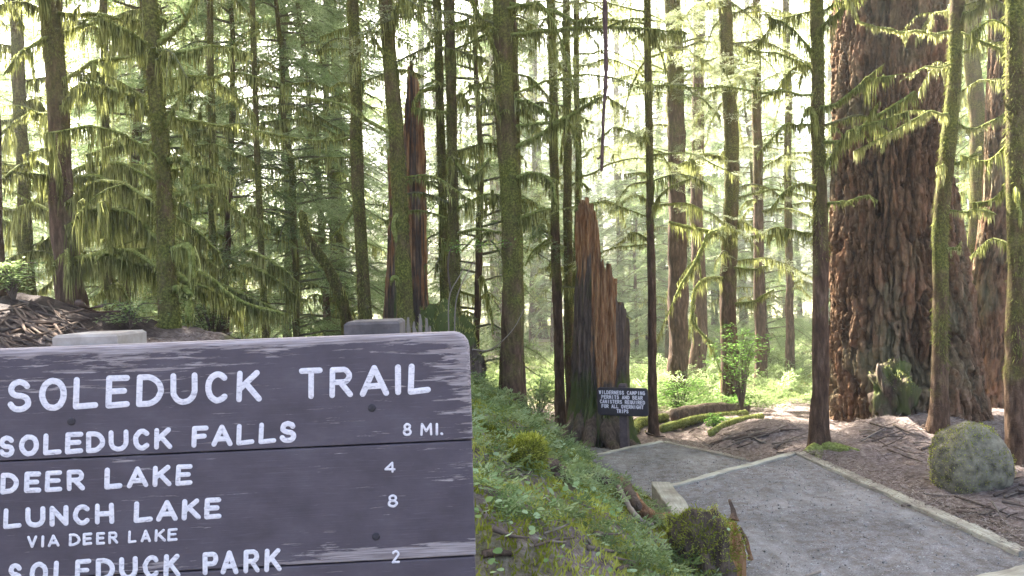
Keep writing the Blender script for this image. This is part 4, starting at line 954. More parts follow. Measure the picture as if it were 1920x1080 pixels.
# --- broken snags
def snag(name, label, d, xs, ytop, cx0, cx1, w0, w1, ybase, seed, tfun, flare=.5, roots=()):
    """xs/ytop: jagged upper outline in photo pixels; w: widths at base and near top"""
    base = P(cx0, ybase, d); base[2] = H(base[0], base[1]) - .1
    n = 260; th = np.arange(n) / n * 2 * math.pi
    r0, r1 = w0 / 2 * d / FPX, w1 / 2 * d / FPX
    topz = lambda px: np.interp(px, xs, [P(x, y, d)[2] for x, y in zip(xs, ytop)])
    px = (cx0 + cx1) / 2 + np.cos(th) * w1 / 2
    jag = np.abs(noise(np.cos(th) * 14, np.sin(th) * 14, 0, seed)) * .22 + np.abs(noise(np.cos(th) * 34, np.sin(th) * 34, 0, seed + 3)) * .22 + rng.uniform(0, .16, n) + .12 * (np.arange(n) % 5 == 0)
    ht = topz(px) - jag * np.where(np.sin(th) < 0, .45, .7) + .1
    m = 130; t = np.linspace(0, 1, m); TH, T_ = np.meshgrid(th, t)
    Z = base[2] + (ht[None, :] - base[2]) * T_; hN = (Z - base[2])
    R = r1 + (r0 - r1) * np.exp(-hN / 1.1) ; R = R * (1 + flare * np.exp(-hN / .38) * (.6 + .4 * np.sin(TH * 4 + seed)))
    fib = fbm(np.cos(TH) * 12 + .5 * noise(Z * 2.2, TH * 2, 0, seed), np.sin(TH) * 12, Z * 1.3, seed + 9, 3); big = fbm(np.cos(TH) * 2.2, np.sin(TH) * 2.2, Z * .5, seed + 15, 2)
    R = R * (1 + .10 * fib + .22 * big - .15 * (1 - np.clip(np.abs(fib) / .12, 0, 1)) + .03 * fbm(np.cos(TH) * 30, np.sin(TH) * 30, Z * 8, seed + 30, 2) - .16 * sstep(.35, .6, fbm(np.cos(TH) * 3, np.sin(TH) * 3, Z * 2.2, seed + 40, 2)))
    fr = np.clip((Z - base[2]) / 3.0, 0, 1); CX = P(cx0, ybase, d)[0] + (P(cx1, min(ytop), d)[0] - P(cx0, ybase, d)[0]) * fr
    V = np.stack([CX + R * np.cos(TH), d + R * np.sin(TH), Z], -1)
    Vi = V[::-1].copy(); Vi[..., 0] = CX[::-1] + (V[::-1][..., 0] - CX[::-1]) * .72; Vi[..., 1] = d + (V[::-1][..., 1] - d) * .72
    A = np.concatenate([V, Vi[0:60]]); M_ = len(A)
    i = (np.arange(M_ - 1)[:, None] * n + np.arange(n)[None, :]); j = np.arange(M_ - 1)[:, None] * n + (np.arange(n)[None, :] + 1) % n
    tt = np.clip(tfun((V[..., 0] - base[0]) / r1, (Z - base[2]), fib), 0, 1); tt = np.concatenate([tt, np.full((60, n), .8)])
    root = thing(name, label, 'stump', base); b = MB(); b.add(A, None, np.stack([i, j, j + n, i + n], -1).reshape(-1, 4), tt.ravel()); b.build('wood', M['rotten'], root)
    for k, rt in enumerate(roots):
        a, ln = rt; ca, sa = math.cos(a), math.sin(a); gz = lambda r: float(H(base[0] + ca * r, base[1] + sa * r))
        q = [np.array([base[0] + ca * r, base[1] + sa * r, z]) for r, z in ((r0 * .5, gz(.3) + .45), (r0 * 1.05, gz(.4) + .22), (r0 * 1.5, gz(r0 * 1.5) + .07), (r0 * 1.5 + ln * .5, gz(r0 * 1.5 + ln * .5) + .02), (r0 * 1.5 + ln, gz(r0 * 1.5 + ln) - .04))]
        mb = MB(); q = bezier(q, 20); tube(mb, q, np.linspace(.12, .03, 20), 10, .45, 7, k, .22); mb.build('root', M['rotten'], root)
    return root, base
snag('broken_stump', 'tall broken stump with splintered orange-red wood behind the small sign', 10.0,
     [1070, 1078, 1086, 1094, 1102, 1110, 1116, 1120, 1128, 1138, 1142, 1150, 1156, 1162, 1170], [430, 398, 386, 380, 388, 402, 420, 480, 500, 508, 540, 528, 560, 585, 600], 1122, 1121, 96, 92, 800, 4,
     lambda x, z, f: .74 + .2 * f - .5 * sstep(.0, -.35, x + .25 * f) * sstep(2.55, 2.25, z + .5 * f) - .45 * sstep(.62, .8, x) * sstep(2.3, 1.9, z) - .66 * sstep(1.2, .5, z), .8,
     [(math.radians(q), l) for q, l in ((-155, .7), (-135, .45), (-110, .5), (-80, .4), (-60, .35), (-170, .6))])
snag('dead_snag', 'tall dark red dead snag behind the bent mossy trunk', 8.6,
     [708, 730, 742, 752, 760, 768, 776, 784, 788, 792, 796], [330, 290, 250, 290, 200, 130, 128, 190, 300, 360, 420], 757, 760, 100, 66, 640, 14,
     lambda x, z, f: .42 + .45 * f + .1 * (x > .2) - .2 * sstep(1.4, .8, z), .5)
# root mound behind the sign's right corner
c = P(838, 650, 7.9); c[2] = H(c[0], c[1]) + .1
rm = thing('root_mound', 'dark root mound with moss cap behind the sign corner', 'mound', (c[0], c[1], c[2] - .5))
o, V = lump('', '', '', c, .42, .4, .62, None, 18, .6, 4, 80, .22, lambda x, y, z: np.clip(.33 - .4 * (z > .45) + .2 * noise(x * 4, y * 4, z * 4, 3), 0, 1)); o.build('roots', M['rotten'], rm)
f = MB(); tufts(f, V, c, 3500, .035, .009, .2, (V[..., 2] > c[2] + .25) | (V[..., 0] > c[0] + .2)); f.build('moss', M['hang'], rm)['kind'] = 'stuff'
sp_ = thing('splintered_stub', 'pale splintered stub poking above the sign near its right corner', 'stump', P(795, 640, 6.9))
for x_, y_ in ((765, 596), (776, 604), (787, 590), (799, 598), (806, 612)):
    mb = MB(); a_ = P(x_ + 4, 660, 6.9); b_ = P(x_, y_, 6.9); q = bezier([a_, (a_ + b_) / 2, b_], 7); tube(mb, q, np.linspace(.035, .010, 7), 6, .8, 30, 3, .95); mb.build('splinter', M['twig'], sp_, smooth=False)
# leaning mossy limb / dead trunk left of the slim tree
lt = thing('leaning_tree', 'short leaning mossy dead trunk arching left beside the slim upright trunk', 'tree', P(660, 640, 9.0))
mb = MB(); q = bezier([P(655, 660, 9), P(648, 590, 9), P(620, 510, 8.9), P(580, 450, 8.8), P(566, 400, 8.8)], 26); tube(mb, q, np.linspace(.075, .045, 26), 10, .3, 10, 5); o = mb.build('trunk', M['trunk'], lt); o['moss_line'] = -5.0; o['moss_amount'] = 1.0
f = MB(); drape(f, q, .05, 250, .22, .01, 3); fuzz(f, q, .06, 700, .03, .008); f.build('hanging_moss', M['hang'], lt)['kind'] = 'stuff'
# thin dead stem hanging from the canopy
ds = thing('dead_tree_stem', 'thin bare dark stem hanging straight down right of centre', 'branch', P(1128, 320, 7.0))
mb = MB(); q = bezier([P(1140, -700, 7.4), P(1134, -200, 7.0), P(1134, 0, 7), P(1136, 130, 7), P(1131, 230, 7), P(1128, 320, 7)], 60); tube(mb, q, np.linspace(.03, .012, 60), 7, .5, 14, 5); mb.build('stem', M['deadstem'], ds)
mb = MB(); tube(mb, bezier([P(1128, 290, 7), P(1122, 298, 7), P(1120, 296, 7)], 5), np.linspace(.01, .006, 5), 5); mb.build('twig', M['deadstem'], ds)

def sunlit_gap(x, y, wd=2.1):
    """True where a crown would stand in the gap that lets the sun onto the dirt beside the giant fir"""
    d = SUNV[:2] / np.linalg.norm(SUNV[:2]); q = np.array([x - 4.9, y - 8.0]); t = q @ d; return 3 < t < 25 and abs(q @ np.array([-d[1], d[0]])) < wd
# ------------------------------------------------------------ canopy crowns for the near trees (mostly above the frame)
def crown_mesh(name, seed, hlo, hhi, rad, nb, dens, protos, mat, size=1.0):
    mb = MB(); br_ = MB()
    for k in range(nb):
        f = k / nb; z = hlo + (hhi - hlo) * f + rng.uniform(-.3, .3); a = rng.uniform(0, 2 * math.pi); L = rad * (1 - .75 * f) * rng.uniform(.6, 1.15)
        d = np.array([math.cos(a), math.sin(a), 0]); p = bezier([[0, 0, z], d * L * .5 + [0, 0, z + .05 * L], d * L + [0, 0, z - .22 * L]], 8)
        tube(br_, p, np.linspace(.03, .006, 8), 5, .2, 9, k, .5); put_sprays(mb, p, dens, size, protos, .25, .15)
    return mb.mesh(name, mat), br_.mesh(name + '_limbs', M['branch'])
CROWN = [crown_mesh('crown', 40 + k, 7.0, 21, 3.0, 60, 5.0, SPL, M['needle'], 1.5) for k in range(3)]
def shades_trail(x, y):  # true where an added crown would cast its shade on the trail
    d = SUNV[:2] / np.linalg.norm(SUNV[:2]); q = np.array([x - 2.0, y - 5.2]); t = q @ d; return t < 26 and abs(q @ np.array([-d[1], d[0]])) < 2.4
def add_crown(root, k, rot, scale=1.0, dz=0):
    for nm, me in (('crown', CROWN[k][0]), ('limbs', CROWN[k][1])):
        o = bpy.data.objects.new(nm, me); COL.objects.link(o); o.parent = root; o.rotation_euler = (0, 0, rot); o.scale = (scale, scale, 1); o.location = (0, 0, dz); o['kind'] = 'stuff'
SKIPC = {9, 10, 11, 12, 13, 6, 14, 15, 16, 17, 18}
for i, (root, pts, rr, d) in trees.items():
    if i in SKIPC or sunlit_gap(*root.location[:2]): continue
    add_crown(root, i % 3, rng.uniform(0, 6.28), rng.uniform(.8, 1.1), 0 if d < 9 else 1.5)
add_crown(firA, 1, 1.0, 1.3, 6)
add_crown(trees[2][0], 1, 2.0, 1.1, -2.6); add_crown(trees[4][0], 1, 3.0, 1.0, -.5); add_crown(trees[0][0], 2, 4.0, 1.1, -2.4); add_crown(trees[3][0], 0, 1.0, .9, -2.0); add_crown(trees[23][0], 2, 1.0, .9, -1.0)  # second, lower crowns added above the frame to shade the left side

# ------------------------------------------------------------ forest behind
def forest_proto(seed, r=.14, hgt=24, live_from=4, nb_dead=34, nb_live=55, rad=2.6, grey=False, moss=.5):
    """returns meshes (trunk, limbs, hanging moss, foliage)"""
    t = MB(); pts, rr = make_trunk(t, (0, 0, -.1), (rng.normal(0, .4), rng.normal(0, .4), hgt), r, r * .3, 9, .4, seed, .12, .15)
    lim = MB(); hg = MB(); fo = MB()
    for k in range(nb_dead):
        z = rng.uniform(.8, 13); a = rng.uniform(0, 6.28); L = rng.uniform(.4, 1.9); d = np.array([math.cos(a), math.sin(a), rng.uniform(-.2, .3)])
        b = np.array([np.interp(z, pts[:, 2], pts[:, q]) for q in range(3)]); p = bezier([b, b + d * L * .5 + [0, 0, .08], b + d * L + [0, 0, -.22 * L]], 7)
        tube(lim, p, np.linspace(.022, .006, 7), 5, .3, 9, k, .8); drape(hg, p, .012, 75, moss * rng.uniform(.5, 1.2), .018, k)
    for k in range(nb_live):
        f = k / nb_live; z = live_from + (hgt - live_from) * f; a = rng.uniform(0, 6.28); L = rad * (1 - .7 * f ** 1.3) * rng.uniform(.5, 1.15); d = np.array([math.cos(a), math.sin(a), 0])
        b = np.array([np.interp(z, pts[:, 2], pts[:, q]) for q in range(3)]); p = bezier([b, b + d * L * .5 + [0, 0, .03 * L], b + d * L + [0, 0, -.28 * L]], 8)
        tube(lim, p, np.linspace(.022, .005, 8), 5, .2, 9, k, .4)
        if z < 13: put_sprays(fo, p, 11, 1.15, SP, .3, .12)
        elif k % 3 == 0: put_sprays(fo, p, 2.2, 1.5, SPL, .3, .15)
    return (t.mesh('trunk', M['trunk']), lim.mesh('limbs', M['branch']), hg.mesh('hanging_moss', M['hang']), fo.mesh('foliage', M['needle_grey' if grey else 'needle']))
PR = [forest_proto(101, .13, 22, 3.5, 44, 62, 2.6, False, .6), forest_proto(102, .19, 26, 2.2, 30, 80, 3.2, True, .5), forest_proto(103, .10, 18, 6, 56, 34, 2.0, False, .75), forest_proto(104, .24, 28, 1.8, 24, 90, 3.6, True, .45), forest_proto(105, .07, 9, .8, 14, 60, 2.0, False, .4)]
KINDW = ['slim moss-hung hemlock', 'grey-green hemlock', 'bare mossy pole tree', 'tall broad hemlock', 'young leafy hemlock']
MARKS = [(-200, 'left picture edge'), (45, 'leftmost thin trunk'), (120, 'dark straight trunk'), (305, 'green mossy trunk'), (480, 'drooping bare limb'), (600, 'leaning dead trunk'), (675, 'slim upright trunk'), (755, 'dead snag'), (840, 'root mound'), (955, 'stout centre trunk'), (1050, 'thin brown trunk'), (1120, 'broken red stump'), (1220, 'trunk beside notice sign'), (1270, 'thick dark trunk'), (1368, 'antler-limbed trunk'), (1425, 'dark reddish trunk'), (1532, 'trailside trunk'), (1700, 'giant fir'), (1870, 'sunlit furrowed trunk'), (2300, 'right picture edge')]
def wood_label(x, y, k):
    px = 960 + FPX * (x - 2 * sr) / y; i = max(j for j in range(len(MARKS) - 1) if MARKS[j][0] <= max(px, -199)); i = min(i, len(MARKS) - 2)
    deep = 'close behind' if y < 19 else 'mid-distance' if y < 36 else 'far off' if y < 56 else 'farthest off'
    return KINDW[k] + ' ' + deep + ' between the ' + MARKS[i][1] + ' and ' + MARKS[i + 1][1]
spots = []
tries = 0
frng = np.random.default_rng(5)
while len(spots) < 175 and tries < 20000:
    tries += 1
    y = 12.5 + 72 * frng.uniform() ** 1.15; x = frng.uniform(-.78, .78) * y
    px = 960 + x / y * FPX
    if y < 15 and (1080 < px < 1560): continue
    if 1440 < px < 1565 and y < 30: continue
    if sunlit_gap(x, y): continue
    if any((x - a) ** 2 + (y - b) ** 2 < (.95 + .012 * y) ** 2 for a, b, _ in spots): continue
    if any(abs(px - (960 + trees[i][1][0][0] / trees[i][3] * FPX)) < 22 and y < 15 for i in trees): continue
    k = int(frng.choice([0, 1, 2, 3, 4], p=[.27, .18, .22, .05, .28]))
    if y < 20 and k in (1, 3): k = int(frng.choice([0, 2, 4]))
    if 960 < px < 1570 and y < 26: k = 4
    spots.append((x, y, k))
for px, d, k in ((1180, 13.5, 4), (1325, 16, 4), (1440, 19, 4), (560, 12, 4), (420, 11.5, 4), (620, 15, 4), (890, 12, 4), (1005, 14, 4), (1130, 17, 4), (230, 10.5, 4), (1250, 21, 4), (1015, 36, 3), (1100, 40, 1), (1165, 34, 1), (1240, 44, 3), (930, 30, 1), (560, 24, 1), (740, 28, 3), (1340, 42, 1), (1420, 38, 1), (1065, 46, 3), (1500, 52, 1), (1560, 40, 3)):
    q = P(px, 600, d)
    if not sunlit_gap(q[0], q[1], 2.6): spots.append((q[0], q[1], k))
for (x, y, k) in spots:
    root = thing('tree', wood_label(x, y, k), 'tree', (x, y, float(H(x, y))), 'hemlocks filling the forest behind')
    s = frng.uniform(.85, 1.2); root.scale = (s, s, frng.uniform(.85, 1.1)); root.rotation_euler = (frng.normal(0, .012), frng.normal(0, .012), frng.uniform(0, 6.28))
    if y < 28 and k != 4 and shades_trail(x, y) and not sunlit_gap(x, y, 3.7):  # extra crowns, mostly above the frame, added only to shade the trail
        add_crown(root, int(k) % 3, frng.uniform(0, 6.28), 1.1, 2.5)
        if y < 20: add_crown(root, (int(k) + 1) % 3, frng.uniform(0, 6.28), 1.2, 1.5)
    for nm, me in zip(('trunk', 'limbs', 'hanging_moss', 'foliage'), PR[k]):
        o = bpy.data.objects.new(nm, me); COL.objects.link(o); o.parent = root
        if nm == 'trunk': o['moss_line'] = float(frng.uniform(-1, 5)); o['moss_amount'] = float(frng.uniform(.4, 1))
        else: o['kind'] = 'stuff'

# ------------------------------------------------------------ undergrowth, ground cover
def ground_pts(n, x0, x1, y0, y1, f=None):
    x = rng.uniform(x0, x1, n); y = rng.uniform(y0, y1, n); k = np.ones(n, bool) if f is None else f(x, y)
    x, y = x[k], y[k]; return np.stack([x, y, H(x, y)], 1)
bank = lambda x, y: (XE(y) - x > .08 + .16 * noise(x * 3, y * 3, 0, 3))
f = MB(); p = ground_pts(120000, -1.6, 1.3, 2.2, 9, lambda x, y: bank(x, y) & (fbm(x * 4.2, y * 4.2, .5, 5, 3) > -.22)); n = len(p)
strands(f, p - [0, 0, .004], rng.uniform(.012, .04, n), .007, np.c_[rng.normal(0, .5, n), rng.normal(0, .5, n), np.ones(n)], .3, np.clip(.5 + fbm(p[:, 0] * 3, p[:, 1] * 3, 0, 8, 2) * .9 + rng.normal(0, .15, n), 0, 1))
f.build('bank_moss', M['tuft'], kind='stuff')
f = MB(); p = ground_pts(12000, -1.6, 1.2, 2.2, 9.2, lambda x, y: bank(x, y) & (fbm(x * 3.7, y * 3.7, .4, 31, 3) > .02 - .16 * np.clip((y - 4) / 2, -.6, 1)) & (XE(y) - x > .24 + .3 * sstep(5.0, 5.6, y) * sstep(7.2, 6.6, y))); n = len(p); w_ = rng.integers(0, 2, n)
for k in (0, 1):
    m = w_ == k; q = p[m]; bake(f, SPS[k], q + [0, 0, .012], rng.uniform(0, 6.28, m.sum()), rng.uniform(.0, .8, m.sum()), rng.normal(0, .3, m.sum()), rng.uniform(.5, 1.15, m.sum()))
f.build('bank_ferns', M['fern'], kind='stuff')
def leaf_proto(seed=0, n=7):
    a = np.linspace(0, 2 * math.pi, n, endpoint=False); V = np.concatenate([[[0, 0, 0]], np.stack([np.cos(a), np.sin(a), .12 * np.cos(2 * a)], 1)]); return V, np.array([(0, i + 1, (i + 1) % n + 1) for i in range(n)])
LP = leaf_proto()
f = MB(); p = ground_pts(5200, -1.4, 1.3, 2.2, 8.6, lambda x, y: bank(x, y) & (fbm(x * 3.4, y * 3.4, .3, 77, 2) > -.05)); n = len(p)
bake(f, LP, p + np.c_[np.zeros((n, 2)), rng.uniform(.02, .05, n)], rng.uniform(0, 6.28, n), rng.normal(0, .35, n), rng.normal(0, .35, n), rng.uniform(.006, .017, n))
f.build('bank_clover', M['clover'], kind='stuff')
f = MB(); n = 5200; y = 11.6 + 40 * rng.uniform(size=n) ** 1.6; x = rng.uniform(-.75, .75, n) * y; k = (fbm(x * .5, y * .5, 0, 61, 3) > -.12) & ~((np.abs(x - .16 * y) < 1.2) & (y < 10.5)); x, y = x[k], y[k]; n = len(x)
for q in range(3):
    m = np.arange(n) % 3 == q; c_ = np.stack([x[m], y[m], H(x[m], y[m])], 1)
    for rp in range(3): bake(f, SP[q], c_ + [0, 0, .02], rng.uniform(0, 6.28, m.sum()), rng.uniform(.1, 1.1, m.sum()), rng.normal(0, .3, m.sum()), rng.uniform(.4, 1.1, m.sum()) * (1 + .02 * y[m]))
f.build('undergrowth', M['fern'], kind='stuff')
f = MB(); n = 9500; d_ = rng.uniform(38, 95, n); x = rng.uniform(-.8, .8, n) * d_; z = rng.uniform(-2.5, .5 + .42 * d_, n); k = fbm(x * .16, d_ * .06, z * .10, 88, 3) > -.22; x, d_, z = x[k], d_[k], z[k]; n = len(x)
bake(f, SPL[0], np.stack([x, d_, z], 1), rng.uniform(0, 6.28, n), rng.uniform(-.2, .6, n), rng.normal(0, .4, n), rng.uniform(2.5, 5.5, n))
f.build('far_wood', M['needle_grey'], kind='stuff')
# needle and twig litter on bare ground and along the trail edges
f = MB(); p = ground_pts(60000, -5.2, 6.2, 4.0, 12, lambda x, y: (x > XR(y) + .12) | ((x < -1.4) & (x > -2.3)) | (y > 9.2)); n = len(p)
a = rng.uniform(0, 6.28, n); strands(f, p + [0, 0, .006], rng.uniform(.02, .09, n), .005, np.c_[np.cos(a), np.sin(a), rng.normal(0.05, .15, n)], .15)
f.build('needle_litter', M['litter'], kind='stuff')
f = MB(); p = ground_pts(9000, -.4, 3.0, 3.0, 9, lambda x, y: (x > XE(y)) & (x < XR(y))); n = len(p)
p[:, 2] = np.where(p[:, 1] < 5.9 + .7 * (p[:, 0] - 1), .0, np.where(p[:, 1] < 7.5, -.13, -.3)) + .012
a = rng.uniform(0, 6.28, n); k = rng.uniform(size=n) < .35
strands(f, p[k], rng.uniform(.01, .05, k.sum()), .0045, np.c_[np.cos(a), np.sin(a), 0 * a][k], .1); f.build('trail_litter', M['litter'], kind='stuff')
f = MB(); q = p[~k]; n = len(q)
oct_ = (np.array([[1, 0, 0], [0, 1, 0], [-1, 0, 0], [0, -1, 0], [0, 0, .8], [0, 0, -.8]]), np.array([[0, 1, 4], [1, 2, 4], [2, 3, 4], [3, 0, 4], [1, 0, 5], [2, 1, 5], [3, 2, 5], [0, 3, 5]]))
bake(f, oct_, q - [0, 0, .006], rng.uniform(0, 6.28, n), rng.normal(0, .4, n), rng.normal(0, .4, n), np.abs(rng.normal(.002, .0022, n)) + .0025); f.build('trail_pebbles', M['stone'], smooth=False, kind='stuff')

f = MB(); n = 9000; y = rng.uniform(3.8, 8.3, n); x = XR(y) + rng.normal(.02, .11, n); a = rng.uniform(0, 6.28, n)
z = np.where(y < 7.05, .03, -.1); strands(f, np.stack([x, y, z], 1), rng.uniform(.012, .05, n), .005, np.c_[np.cos(a), np.sin(a), 0 * a], .1); f.build('edge_litter', M['litter'], kind='stuff')
# twigs, sticks and roots lying about
def stick(label, pp, r0, r1, mat='twig', name='twig', cat='twig', group=None, tint=.6, lift=0.0, lump_=.4):
    q = []
    for (x, y, d) in pp:
        w_ = P(x, y, d) if d else None; q.append(w_)
    q = bezier(q, max(8, 4 * len(q))); mb = MB(); tube(mb, q, np.linspace(r0, r1, len(q)), 6, lump_, 25, 3, tint); o = mb.build(name, M[mat], origin=tuple(q[0])); tag(o, label, cat, group); return o
def gp(px, py, lift=.015):
    """where the view line through (px,py) meets the ground"""
    ds_ = np.linspace(1.8, 16, 1200); r = (px - 960) / FPX * RV - (py - 540) / FPX * UV_ + FV; q = CAM + ds_[:, None] * r; h = H(q[:, 0], q[:, 1])
    k = np.argmax(q[:, 2] < h + lift); return q[k]
def gstick(label, pp, r0, r1, mat='twig', name='stick', cat='stick', tint=.6, group=None, lift=.015):
    q = bezier([gp(x, y, lift) for x, y in pp], max(8, 5 * len(pp))); mb = MB(); tube(mb, q, np.linspace(r0, r1, len(q)), 6, .4, 22, 3, tint); o = mb.build(name, M[mat], origin=tuple(q[0])); return tag(o, label, cat, group)
gstick('long pale twig crossing the fern bank diagonally', [(890, 785), (930, 850), (1000, 910), (1050, 960), (1110, 1020)], .006, .004, tint=.95)
gstick('pale forked twig low on the fern bank', [(1020, 1000), (1060, 985), (1080, 970)], .006, .003, tint=.9)
gstick('short dark twig beside the moss cushion', [(975, 868), (1010, 878), (1045, 892)], .009, .005, tint=.2)
gstick('thin pale twig standing on the mossy slope', [(1178, 965), (1186, 995), (1190, 1015)], .005, .003, tint=.9)
gstick('rotting reddish wood chunk low on the bank beside the sign', [(905, 1040), (932, 1036), (958, 1038)], .013, .010, 'rotten', 'wood_chunk', 'wood', .38)
gstick('weathered grey root running down the bank to the timber end', [(1160, 905), (1185, 935), (1215, 965), (1262, 970)], .05, .034, 'rotten', 'root', 'root', .5, lift=.045)
gstick('slender bare root along the lower edge of the grey root', [(1160, 915), (1180, 950), (1200, 975), (1222, 985)], .018, .013, 'twig', 'root', 'root', .9, lift=.06)
gstick('dark tangled root at the bank top above the trail', [(1105, 885), (1130, 900), (1160, 908)], .035, .026, 'twig', 'root', 'root', .2, lift=.05)
gstick('knobby dark root stub standing at the bank edge above the timber end', [(1172, 905), (1178, 925), (1196, 950)], .045, .03, 'rotten', 'root', 'root', .3, lift=.07)
gstick('reddish brown root piece under the moss cushion', [(1010, 868), (1040, 876), (1062, 890)], .04, .03, 'rotten', 'root', 'root', .35, lift=.03)
gstick('small brown stick lying on the trail near the right edging', [(1690, 948), (1712, 947), (1728, 949)], .008, .006, tint=.5, lift=.09)
gstick('pale stick on the gravel at the bottom of the picture', [(1512, 1080), (1525, 1076), (1538, 1072)], .008, .007, tint=.9, lift=.09)
gstick('pale stick lying across the dirt left of the trailside tree', [(1340, 848), (1370, 835), (1398, 824)], .012, .008, tint=.9)
gstick('dark branch debris on the dirt mound beside the far step', [(1330, 835), (1380, 822), (1440, 815)], .03, .02, tint=.1)
for k, (a_, b_, c_) in enumerate((((1790, 930), (1850, 950), (1920, 975)), ((1775, 945), (1820, 990), (1905, 1000)), ((1830, 965), (1870, 985), (1918, 1015)), ((1740, 930), (1800, 960), (1880, 985)), ((1860, 940), (1890, 985), (1920, 990)))):
    gstick(('long dark twig curving below the round boulder', 'pale twig looping beside the trail edging at right', 'short twig at the right edge among tangled twigs', 'brown twig nearest the trail edging below the round boulder', 'thin twig running out of frame beside the round boulder')[k], [a_, b_, c_], .008, .004, tint=.3 + .15 * k, group='tangled twigs below the round boulder')
for k in range(60):
    x_, y_ = rng.uniform(-20, 150), rng.uniform(560, 645); 
    gstick('thin dead twig among others on the shaded dirt bank at left', [(x_, y_), (x_ + rng.uniform(20, 60), y_ + rng.uniform(-10, 30)), (x_ + rng.uniform(60, 110), y_ + rng.uniform(0, 50))], .008, .003, tint=rng.uniform(0, .6), group='dead twigs on the shaded dirt bank')
DEB = [(1255, 1480, 800, 850, 26, 'small dead stick among the debris beside the far timber step', 'dead sticks beside the far timber step'), (1600, 1760, 770, 850, 22, 'small dead stick among the debris at the foot of the giant fir', 'dead sticks at the foot of the giant fir'), (1700, 1920, 900, 1010, 26, 'thin dead twig among the tangle right of the trail edging', 'tangled twigs right of the trail edging'), (900, 1240, 800, 1070, 24, 'small dead twig among the moss and ferns on the bank', 'dead twigs on the fern bank')]
for xa, xb, ya, yb, n_, lb, gr in DEB:
    for k in range(n_):
        x_, y_ = rng.uniform(xa, xb), rng.uniform(ya, yb); a_ = rng.uniform(-.5, .5); L_ = rng.uniform(20, 75)
        gstick(lb, [(x_, y_), (x_ + L_ * .5, y_ + a_ * L_ * .5 + rng.uniform(-5, 5)), (x_ + L_, y_ + a_ * L_)], rng.uniform(.005, .014), .003, tint=rng.uniform(0, 1), group=gr, lift=.02)
# roots of the trailside tree
rt = trees[19][0]
for (pa, pb_, pc) in (((1530, 838), (1512, 850), (1492, 862)), ((1540, 838), (1565, 856), (1590, 872)), ((1545, 835), (1575, 848), (1610, 856)), ((1535, 842), (1535, 858), (1530, 866))):
    mb = MB(); q = [P(*pa, 7.2), P(*pb_, 7.1), P(*pc, 7.0)]; q = [np.array([v[0], v[1], max(v[2], float(H(v[0], v[1]))) * 1.0]) for v in q]; q = bezier(q, 9); tube(mb, q, np.linspace(.055, .02, 9), 8, .3, 12, 2, .8); mb.build('root', M['branch'], rt)
# fallen mossy logs in the middle distance
def log(label, pp, r, tint=.8, moss=True, d=11.5):
    q = [P(x, y, dd) for x, y, dd in pp]; q = [np.array([v[0], v[1], float(H(v[0], v[1])) + r * .7]) for v in q]; base = q[0]; root = thing('fallen_log', label, 'log', base); q = bezier(q, 22); mb = MB(); tube(mb, q, np.linspace(r, r * .8, 22), 10, .35, 5, 7, tint); mb.build('wood', M['branch' if tint > .5 else 'rotten'], root)
    if moss: f = MB(); drape(f, q, r, 60, .08, .01, 4); fuzz(f, q, r, 1400, .03, .007); f.build('moss', M['hang'], root)['kind'] = 'stuff'
log('mossy fallen log lying between the thin trunk and bright gap', [(1240, 800, 10.3), (1310, 792, 10.5), (1400, 800, 10.6)], .065)
log('dark hollow fallen log above the mossy one', [(1262, 780, 11.0), (1330, 778, 11.2), (1400, 792, 11.5)], .11, .3, False)
log('short mossy log end beside the dirt mound', [(1330, 808, 9.5), (1370, 806, 9.5), (1430, 812, 9.6)], .05)
log('small mossy log in shade behind the notice sign post', [(1185, 800, 10.4), (1200, 790, 10.9), (1250, 795, 11.2)], .08)
for lb, px_, py_, s_ in (('grey rock on the ground left of the broken stump roots', 1022, 795, .16), ('low pale rock beside the lowest trail level', 1035, 815, .10)):
    c = P(px_, py_, 10.2); c[2] = H(c[0], c[1]) + s_ * .3; b, V = lump('', '', '', c, s_ * 1.5, s_, s_ * .8, None, int(px_), .4, 3, 24); tag(b.build('rock', M['rock'], origin=tuple(c)), lb, 'rock')

# leafy shrubs and saplings
def shrub(label, px, py, d, w, h, n=26, mat='fresh', leaf=.03, name='shrub', arch=0.5, base=None):
    b = P(px, py, d) if base is None else base; 
    if base is None: b[2] = H(b[0], b[1])
    root = thing(name, label, name, b); st = MB(); lf = MB()
    for k in range(n):
        a = rng.uniform(0, 6.28); L = w * rng.uniform(.3, 1); z = h * rng.uniform(.35, 1)
        q = bezier([b, b + [math.cos(a) * L * .35, math.sin(a) * L * .35, z * .8], b + [math.cos(a) * L, math.sin(a) * L, z * (1 - arch * .3)]], 9); tube(st, q, np.linspace(.006, .002, 9), 4, 0, 1, 0, .4)
        m = 46; t = rng.uniform(.3, 1, m); pos = np.stack([np.interp(t, np.linspace(0, 1, 9), q[:, j]) for j in range(3)], 1) + rng.normal(0, .05, (m, 3)) * [1, 1, .3]
        bake(lf, LEAF, pos, rng.uniform(0, 6.28, m), rng.normal(0, .3, m), rng.normal(0, .3, m), leaf * rng.uniform(.6, 1.3, m))
    st.build('stem', M['twig'], root); lf.build('leaves', M[mat], root)['kind'] = 'stuff'
    return root
LEAF = (np.array([[0, 0, 0], [.5, .32, .04], [1.1, 0, -.05], [.5, -.32, .04], ]), np.array([[0, 1, 2], [0, 2, 3]]))
shrub('bright green huckleberry bush at the foot of the thick dark trunk', 1275, 778, 11.8, .65, .62, 30, 'fresh', .045)
shrub('low bright green seedling behind the fallen mossy logs', 1385, 800, 11.6, .5, .35, 18, 'fresh', .045)
shrub('airy green sapling in front of the antler-limbed trunk', 1392, 790, 11.0, .75, 1.5, 34, 'fresh', .04, 'sapling')
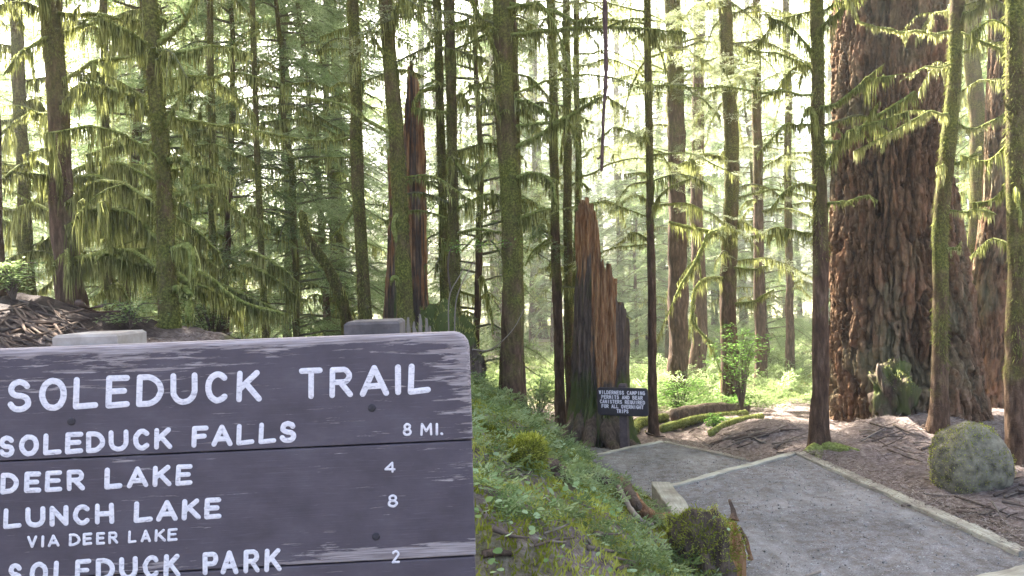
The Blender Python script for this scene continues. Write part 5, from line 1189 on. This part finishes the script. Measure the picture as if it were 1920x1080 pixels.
shrub('small bright seedling beside the logs under the notice sign', 1340, 830, 9.7, .22, .25, 12, 'fresh', .04)
shrub('grey-green shrub below the sunlit trunk at the right edge', 1480, 800, 17, .9, .7, 24, 'fern', .06)
shrub('pale leafy undergrowth left of the stout centre trunk base', 1010, 770, 12, .8, .8, 30, 'clover', .05)
shrub('blue-green undergrowth in shade behind the big sign at left', 400, 640, 9.5, 1.0, .9, 40, 'fern', .05)
shrub('dark fern clump above the left end of the sign', 30, 660, 5.4, .35, .3, 24, 'fern', .03)
shrub('green seedling just above the sign beside its left post', 245, 660, 5.2, .2, .2, 16, 'fern', .025)
# bright maple twig reaching across left of the centre trunk
tw = thing('leafy_twig', 'bright green leafy twig reaching across to the stout centre trunk', 'twig', P(815, 470, 7.2))
mb = MB(); q = bezier([P(845, 545, 7.2), P(840, 500, 7.1), P(850, 462, 7.0), P(900, 460, 6.9), P(958, 455, 6.8)], 22); tube(mb, q, np.linspace(.01, .003, 22), 5, .2, 9, 1, .5); mb.build('stem', M['twig'], tw)
lf = MB(); m = 260; t = rng.uniform(.4, 1, m); pos = np.stack([np.interp(t, np.linspace(0, 1, 22), q[:, j]) for j in range(3)], 1) + rng.normal(0, 1, (m, 3)) * [.05, .12, .022]
bake(lf, LEAF, pos, rng.uniform(0, 6.28, m), rng.normal(0, .25, m), rng.normal(0, .25, m), .03 * rng.uniform(.5, 1.3, m)); lf.build('leaves', M['fresh'], tw)['kind'] = 'stuff'
# arching bare shoots in front of the root mound
for k, pp in enumerate(([(842, 640), (842, 560), (860, 520), (885, 480)], [(852, 640), (856, 560), (880, 505), (890, 490)], [(885, 655), (920, 655), (960, 620), (985, 575)])):
    stick(('thin arching shoot left of its twin in front of the root mound', 'thin arching shoot right of its twin in front of the root mound', 'curving pale twig crossing the base of the stout centre trunk')[k], [(x, y, 6.6) for x, y in pp], .006, .003, tint=.9, name='shoot', cat='twig', lump_=.1)

# ------------------------------------------------------------ haze
if HAZE:
    hb = MB(); x0, x1, y0, y1, z0, z1 = -95, 95, -14, 110, -14, 34
    V = [(x, y, z) for z in (z0, z1) for (x, y) in ((x0, y0), (x1, y0), (x1, y1), (x0, y1))]
    hb.add(V, None, [(3, 2, 1, 0), (4, 5, 6, 7), (0, 1, 5, 4), (1, 2, 6, 5), (2, 3, 7, 6), (3, 0, 4, 7)])
    BH = NB('haze'); B = BH; pv = B.n('ShaderNodeVolumePrincipled'); pv.inputs['Color'].default_value = (.95, .97, .90, 1); pv.inputs['Density'].default_value = HAZE; pv.inputs['Anisotropy'].default_value = .35
    B.l(pv.outputs[0], B.out.inputs['Volume']); hb.build('haze', B.m, smooth=False, kind='stuff')

for o in bpy.data.objects:
    if '_o' in o: del o['_o']
